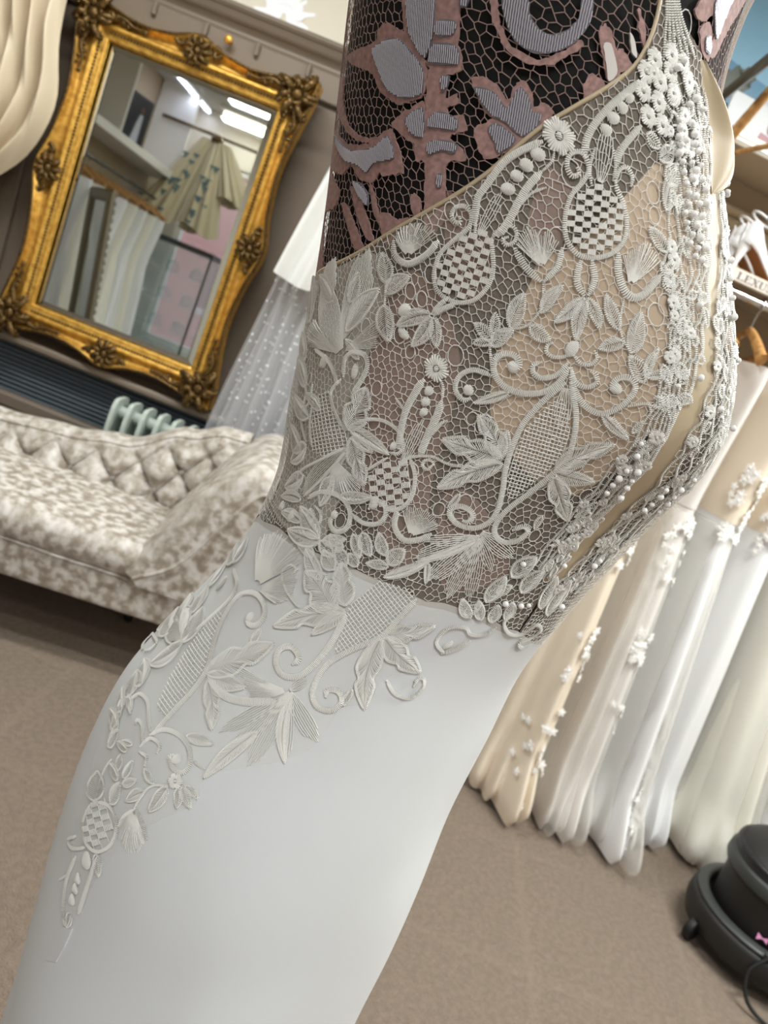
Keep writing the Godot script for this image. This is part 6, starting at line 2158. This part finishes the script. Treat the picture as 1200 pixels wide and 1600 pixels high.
# ------------------------------------------------------------------ vacuum cleaner
func vacuum_cleaner() -> void:
	var t := thing("vacuum_cleaner", "black tub vacuum cleaner on castors standing on the carpet", "vacuum cleaner", Vector3(1.54, 0, -2.17))
	var g := func(p: Array) -> Array:
		var o := []
		for e in p:
			o.append(Vector2(e[0], e[1]))
		return o
	part("chassis", lathe(g.call([[0.0, 0.03], [0.19, 0.03], [0.225, 0.045], [0.235, 0.08], [0.232, 0.115], [0.222, 0.132], [0.195, 0.136], [0.186, 0.125], [0.184, 0.09], [0.0, 0.09]]), 48).mesh(), mats.vacuum_black, t)
	part("bumper_ring", lathe(g.call([[0.218, 0.128], [0.226, 0.132], [0.224, 0.141], [0.200, 0.146], [0.190, 0.140], [0.190, 0.132]]), 48).mesh(), mats.vacuum_grey, t)
	part("tub", lathe(g.call([[0.0, 0.08], [0.165, 0.08], [0.172, 0.10], [0.178, 0.25], [0.176, 0.262], [0.0, 0.262]]), 48).mesh(), mats.vacuum_black, t)
	part("rim", lathe(g.call([[0.172, 0.252], [0.190, 0.254], [0.196, 0.266], [0.194, 0.292], [0.184, 0.302], [0.165, 0.304]]), 48).mesh(), mats.vacuum_grey, t)
	part("lid", lathe(g.call([[0.186, 0.296], [0.182, 0.318], [0.168, 0.345], [0.13, 0.372], [0.07, 0.388], [0.0, 0.392]]), 48).mesh(), mats.vacuum_black, t)
	part("lid_band", lathe(g.call([[0.183, 0.316], [0.187, 0.320], [0.184, 0.330], [0.176, 0.334]]), 48).mesh(), mats.vacuum_dark, t)
	part("handle", tube(curve([Vector3(-0.10, 0.355, -0.04), Vector3(-0.06, 0.43, -0.03), Vector3(0.06, 0.43, 0.03), Vector3(0.10, 0.355, 0.04)]), 0.014, 10).mesh(), mats.vacuum_grey, t)
	part("switch", bbox(Vector3(0.05, 0.02, 0.03), 0.006), mats.plastic_purple, t, Vector3(-0.02, 0.392, -0.07), Vector3(-0.3, 0.4, 0))
	part("tool_clip", bbox(Vector3(0.09, 0.016, 0.028), 0.005), mats.vacuum_grey, t, Vector3(-0.06, 0.148, 0.198), Vector3(0, 0.3, 0))
	# castors
	for k in 4:
		var a := PI * (0.30 + 0.5 * k) + 0.42
		var w := part("castor", lathe(g.call([[0.0, -0.014], [0.030, -0.014], [0.036, -0.008], [0.036, 0.008], [0.030, 0.014], [0.0, 0.014]]), 20).mesh(), mats.rubber, t, Vector3(cos(a) * 0.225, 0.037, sin(a) * 0.225), Vector3(PI / 2, 0.0, 0))
		w.rotation = Vector3(PI / 2, 0, 0)
		w.rotate_y(-a + 0.5)
		part("castor_cap", lathe(g.call([[0.0, 0.0], [0.014, 0.0], [0.012, 0.006], [0.0, 0.008]]), 14).mesh(), mats.vacuum_grey, w, Vector3(0, 0.013, 0))
		part("fork", tube([Vector3(cos(a) * 0.19, 0.085, sin(a) * 0.19), Vector3(cos(a) * 0.225, 0.075, sin(a) * 0.225)], 0.022, 8).mesh(), mats.vacuum_dark, t)
	# pink bow-shaped clip and its grey peg
	var bow := PackedVector2Array([Vector2(-0.022, -0.014), Vector2(-0.003, -0.003), Vector2(0.003, -0.003), Vector2(0.020, -0.012), Vector2(0.020, 0.012), Vector2(0.003, 0.003), Vector2(-0.003, 0.003), Vector2(-0.022, 0.014)])
	part("pink_clip", plate(bow, 0.008).mesh(), mats.plastic_pink, t, Vector3(-0.100, 0.160, 0.155), Vector3(-0.5, -0.55, 0.1)).scale = Vector3.ONE * 0.7
	part("mark", plate(ring2(16, func(a: float) -> Vector2: return Vector2(cos(a) * 0.014, sin(a) * 0.004)), 0.001).mesh(), mats.label_card, t, Vector3(-0.14, 0.340, 0.075), Vector3(-0.9, -0.9, 0))
	part("badge", lathe(g.call([[0.0, 0.0], [0.013, 0.0], [0.011, 0.004], [0.0, 0.005]]), 14).mesh(), mats.label_card, t, Vector3(0.02, 0.10, 0.234), Vector3(PI / 2, 0, 0))
	# flex looping over the tub and lying on the carpet
	part("flex", tube(curve([Vector3(0.02, 0.39, -0.02), Vector3(-0.02, 0.33, 0.165), Vector3(-0.05, 0.20, 0.20), Vector3(-0.10, 0.145, 0.215), Vector3(-0.135, 0.09, 0.225), Vector3(-0.12, 0.03, 0.26), Vector3(-0.06, 0.008, 0.30), Vector3(0.04, 0.007, 0.33), Vector3(0.18, 0.007, 0.34)], 10), 0.0055, 8).mesh(), mats.rubber, t)
	part("flex_tail", tube(curve([Vector3(0.18, 0.007, 0.34), Vector3(0.10, 0.007, 0.42), Vector3(-0.02, 0.007, 0.50), Vector3(-0.06, 0.007, 0.62)], 10), 0.0055, 8).mesh(), mats.rubber, t)
	# white sash end lying by the gowns
	var c := corner()
	var s := thing("ribbon_sash", "white ribbon sash trailing from the gowns onto the carpet by the skirting", "sash", c * Vector3(1.10, 0, 0.06))
	s.basis = c.basis
	for k in 2:
		var pts := PackedVector3Array()
		for r in 14:
			var f := r / 13.0
			for e in 3:
				pts.append(Vector3(-0.03 + 0.07 * k + 0.05 * (e - 1) + 0.03 * sin(f * 5.0 + k), lerpf(0.48, 0.008, f) , 0.20 + 0.05 * sin(f * 7.0 + k * 2.0) + 0.01 * (e % 2)))
		part("ribbon", grid_mesh(pts, 14, 3).mesh(), mats.cloth_white, s)

# ------------------------------------------------------------------ what the mirror shows
func mirrored_side() -> void:
	# rail of gowns along the left-hand wall
	var b := Transform3D(Basis(Vector3.UP, PI / 2), Vector3(-3.22, 0, 1.1))
	var rl := thing("clothes_rail", "dark clothes rail along the left-hand wall opposite the mirror", "rail", b * Vector3(0, 1.80, 0))
	rl.basis = b.basis
	part("tube", tube([Vector3(-1.3, 0, 0), Vector3(1.3, 0, 0)], 0.014, 12).mesh(), mats.frame_metal, rl)
	for x in [-1.2, 1.2]:
		part("bracket", tube([Vector3(x, 0, 0), Vector3(x, 0.03, -0.35)], 0.008, 8).mesh(), mats.frame_metal, rl)
	var cl := ["gown_white", "gown_ivory", "gown_white", "gown_ivory", "gown_white", "gown_white", "gown_ivory", "gown_white", "gown_grey"]
	for k in 9:
		var g := {"hx": 0.105 + 0.01 * sin(k * 2.0), "hz": 0.22, "wx": 0.06, "pleats": 5.0 + k % 3, "ph": k * 1.3, "lean": 0.0, "push": 0.0, "veil": false, "top": 1.62, "hem": 0.03, "flowers": []}
		var nth: String = ["first", "second", "third", "fourth", "fifth", "sixth", "seventh", "eighth", "ninth"][8 - k]
		gown("hanging_gown", "%s gown %s from the standing silver mirror on the left-hand wall rail" % [cl[k].trim_prefix("gown_"), nth], mats[cl[k]], Transform3D(b.basis, b * Vector3(-0.72 + 0.235 * k, 0, 0)), g, "gowns seen in the mirror")
		wood_hanger("wooden hanger of the gown %s from the standing silver mirror" % nth, Transform3D(b.basis, b * Vector3(-0.72 + 0.235 * k, 1.802, 0)), "hangers seen in the mirror", 0.19, 0.085)
	var sh := thing("wall_shelf", "cream wall shelf above the gown rail on the left-hand wall", "shelf", b * Vector3(0, 2.06, 0))
	sh.basis = b.basis
	part("board", bbox(Vector3(2.7, 0.07, 0.42), 0.005), mats.white_paint, sh, Vector3(0, 0, -0.14))
	for x in [-1.0, 0.42]:
		part("upright", bbox(Vector3(0.03, 0.85, 0.40), 0.004), mats.white_paint, sh, Vector3(x, 0.46, -0.15))
	var ph := thing("wall_photograph", "dark framed photograph of a bride standing on the cream wall shelf", "picture", b * Vector3(-0.12, 2.10, -0.10))
	ph.basis = b.basis * Basis(Vector3.UP, 0.3)
	part("backing", bbox(Vector3(0.30, 0.42, 0.014), 0.002), mats.photo_dark, ph, Vector3(0, 0.21, 0))
	part("printed_gown", plate(PackedVector2Array([Vector2(-0.07, 0.02), Vector2(0.03, 0.02), Vector2(0.0, 0.20), Vector2(-0.02, 0.27), Vector2(-0.06, 0.27)]), 0.0008).mesh(), mats.photo_dress, ph, Vector3(0, 0, 0.0072))
	part("printed_head", plate(ring2(16, func(a: float) -> Vector2: return Vector2(-0.04 + cos(a) * 0.022, 0.31 + sin(a) * 0.03)), 0.0008).mesh(), mats.photo_skin, ph, Vector3(0, 0, 0.0073))
	# silver framed cheval glass
	var cm := thing("standing_mirror", "tall silver framed mirror leaning by the gowns on the left-hand wall", "mirror", Vector3(-2.66, 0, 0.02))
	cm.basis = Basis(Vector3.UP, 0.9) * Basis(Vector3.RIGHT, -0.12)
	part("glass", bbox(Vector3(0.44, 1.40, 0.008), 0.002), mats.looking_glass, cm, Vector3(0, 0.80, 0))
	for e in [[Vector3(-0.26, 0.8, 0), Vector3(0.09, 1.58, 0.05)], [Vector3(0.26, 0.8, 0), Vector3(0.09, 1.58, 0.05)], [Vector3(0, 1.545, 0), Vector3(0.44, 0.09, 0.05)], [Vector3(0, 0.055, 0), Vector3(0.44, 0.09, 0.05)]]:
		part("frame", bbox(e[1], 0.018), mats.silver_frame, cm, e[0])
	var kn := Acc.new()
	for k in 26:
		for sx in [-1.0, 1.0]:
			ball(Vector3(0.03, 0.022, 0.02), Vector3(sx * 0.26, 0.06 + 0.06 * k, 0.026), kn, 7, 5, Basis(Vector3.BACK, k * 0.9))
	part("carving", kn.mesh(), mats.silver_frame, cm)
	# glass cabinet with tiaras
	var gc := thing("glass_cabinet", "tall glass display cabinet of tiaras by the shop window", "cabinet", Vector3(-2.95, 0, 2.22))
	for x in [-0.40, 0.40]:
		for z in [-0.19, 0.19]:
			part("post", bbox(Vector3(0.022, 1.50, 0.022), 0.003), mats.frame_metal, gc, Vector3(x, 0.75, z))
	for y in [0.08, 1.49]:
		part("plinth" if y < 1.0 else "top", bbox(Vector3(0.84, 0.05, 0.42), 0.004), mats.frame_metal, gc, Vector3(0, y, 0))
	part("glass_panel", bbox(Vector3(0.79, 1.38, 0.005), 0.001), mats.pane, gc, Vector3(0, 0.79, -0.20))
	for x in [-0.4, 0.4]:
		part("glass_panel", bbox(Vector3(0.005, 1.38, 0.37), 0.001), mats.pane, gc, Vector3(x, 0.79, 0))
	for k in 4:
		part("glass_shelf", bbox(Vector3(0.78, 0.008, 0.36), 0.001), mats.pane, gc, Vector3(0, 0.36 + 0.28 * k, 0))
	for k in 12:
		var q := Vector3(-2.95 - 0.27 + 0.27 * (k % 3), 0.365 + 0.28 * int(k / 3.0), 2.2 + 0.04 * sin(k * 2.0))
		var ti := thing("tiara", "silver crystal tiara %s on the %s glass shelf of the cabinet" % [["at the gown-rail end", "in the middle", "at the open end"][k % 3], ["lowest", "second", "third", "top"][int(k / 3.0)]], "tiara", q, "tiaras in the cabinet")
		var ta := Acc.new()
		var band := []
		for j in 13:
			var a := PI * j / 12.0
			band.append(Vector3(cos(a) * 0.07, 0.012, -sin(a) * 0.07))
		tube(band, 0.006, 6, ta)
		part("band", ta.mesh(), mats.crystal, ti)
		var sa := Acc.new()
		for j in 9:
			var a := PI * (j + 2) / 12.0
			var hgt := 0.05 + 0.05 * sin(PI * (j + 0.5) / 9.0)
			var bp := Vector3(cos(a) * 0.07, 0.012, -sin(a) * 0.07)
			tube([bp, bp + Vector3(0, hgt, 0)], 0.003, 5, sa)
			ball(Vector3.ONE * 0.009, bp + Vector3(0, hgt, 0), sa, 7, 5)
		part("crystals", sa.mesh(), mats.crystal, ti)
	# swagged curtain above the cabinet
	var sw := thing("curtain_swag", "cream and blue patterned silk swag draped above the glass cabinet", "curtain", Vector3(-2.86, 2.52, 2.0))
	for k in 3:
		var pts := PackedVector3Array()
		var xo: float = [-0.36, 0.10, 0.40][k]
		for r in 30:
			var f := r / 29.0
			for c2 in 60:
				var a := TAU * c2 / 60.0
				var rr := (0.05 + 0.13 * f) * (1.0 + 0.22 * sin(a * 9.0 + k))
				var drop: float = [0.86, 0.86, 0.50][k]
				pts.append(Vector3(xo * (0.25 + 0.75 * f) + cos(a) * rr, -drop * f + 0.04 * sin(a * 2.0) * f, sin(a) * rr * 0.6))
		part("fold", grid_mesh(pts, 30, 60, true).mesh(), mats.swag_silk if k != 1 else mats.swag_silk, sw)
	for k in 26:
		var a := Acc.new()
		var f := rng.randf_range(0.2, 0.95)
		var xo2: float = [-0.36, 0.10][k % 2]
		var poly := ring2(14, func(t2: float) -> Vector2: return Vector2(cos(t2), sin(t2)) * 0.026 * (1.0 + 0.35 * sin(3.0 * t2)))
		plate(poly, 0.002, a)
		part("printed_flower", a.mesh(), mats.swag_print, sw, Vector3(xo2 * (0.25 + 0.75 * f) + rng.randf_range(-0.08, 0.08), -[0.86, 0.86][k % 2] * f, -(0.05 + 0.13 * f) * 0.66), Vector3(0, PI, 0))
	part("holdback", lathe([Vector2(0.0, -0.03), Vector2(0.05, -0.03), Vector2(0.06, 0.0), Vector2(0.05, 0.03), Vector2(0.0, 0.03)], 16).mesh(), mats.old_gilt, sw, Vector3(0, 0.02, 0))
	part("pole", tube([Vector3(-0.6, 0.06, 0.05), Vector3(1.4, 0.06, 0.05)], 0.016, 10).mesh(), mats.old_gilt, sw)
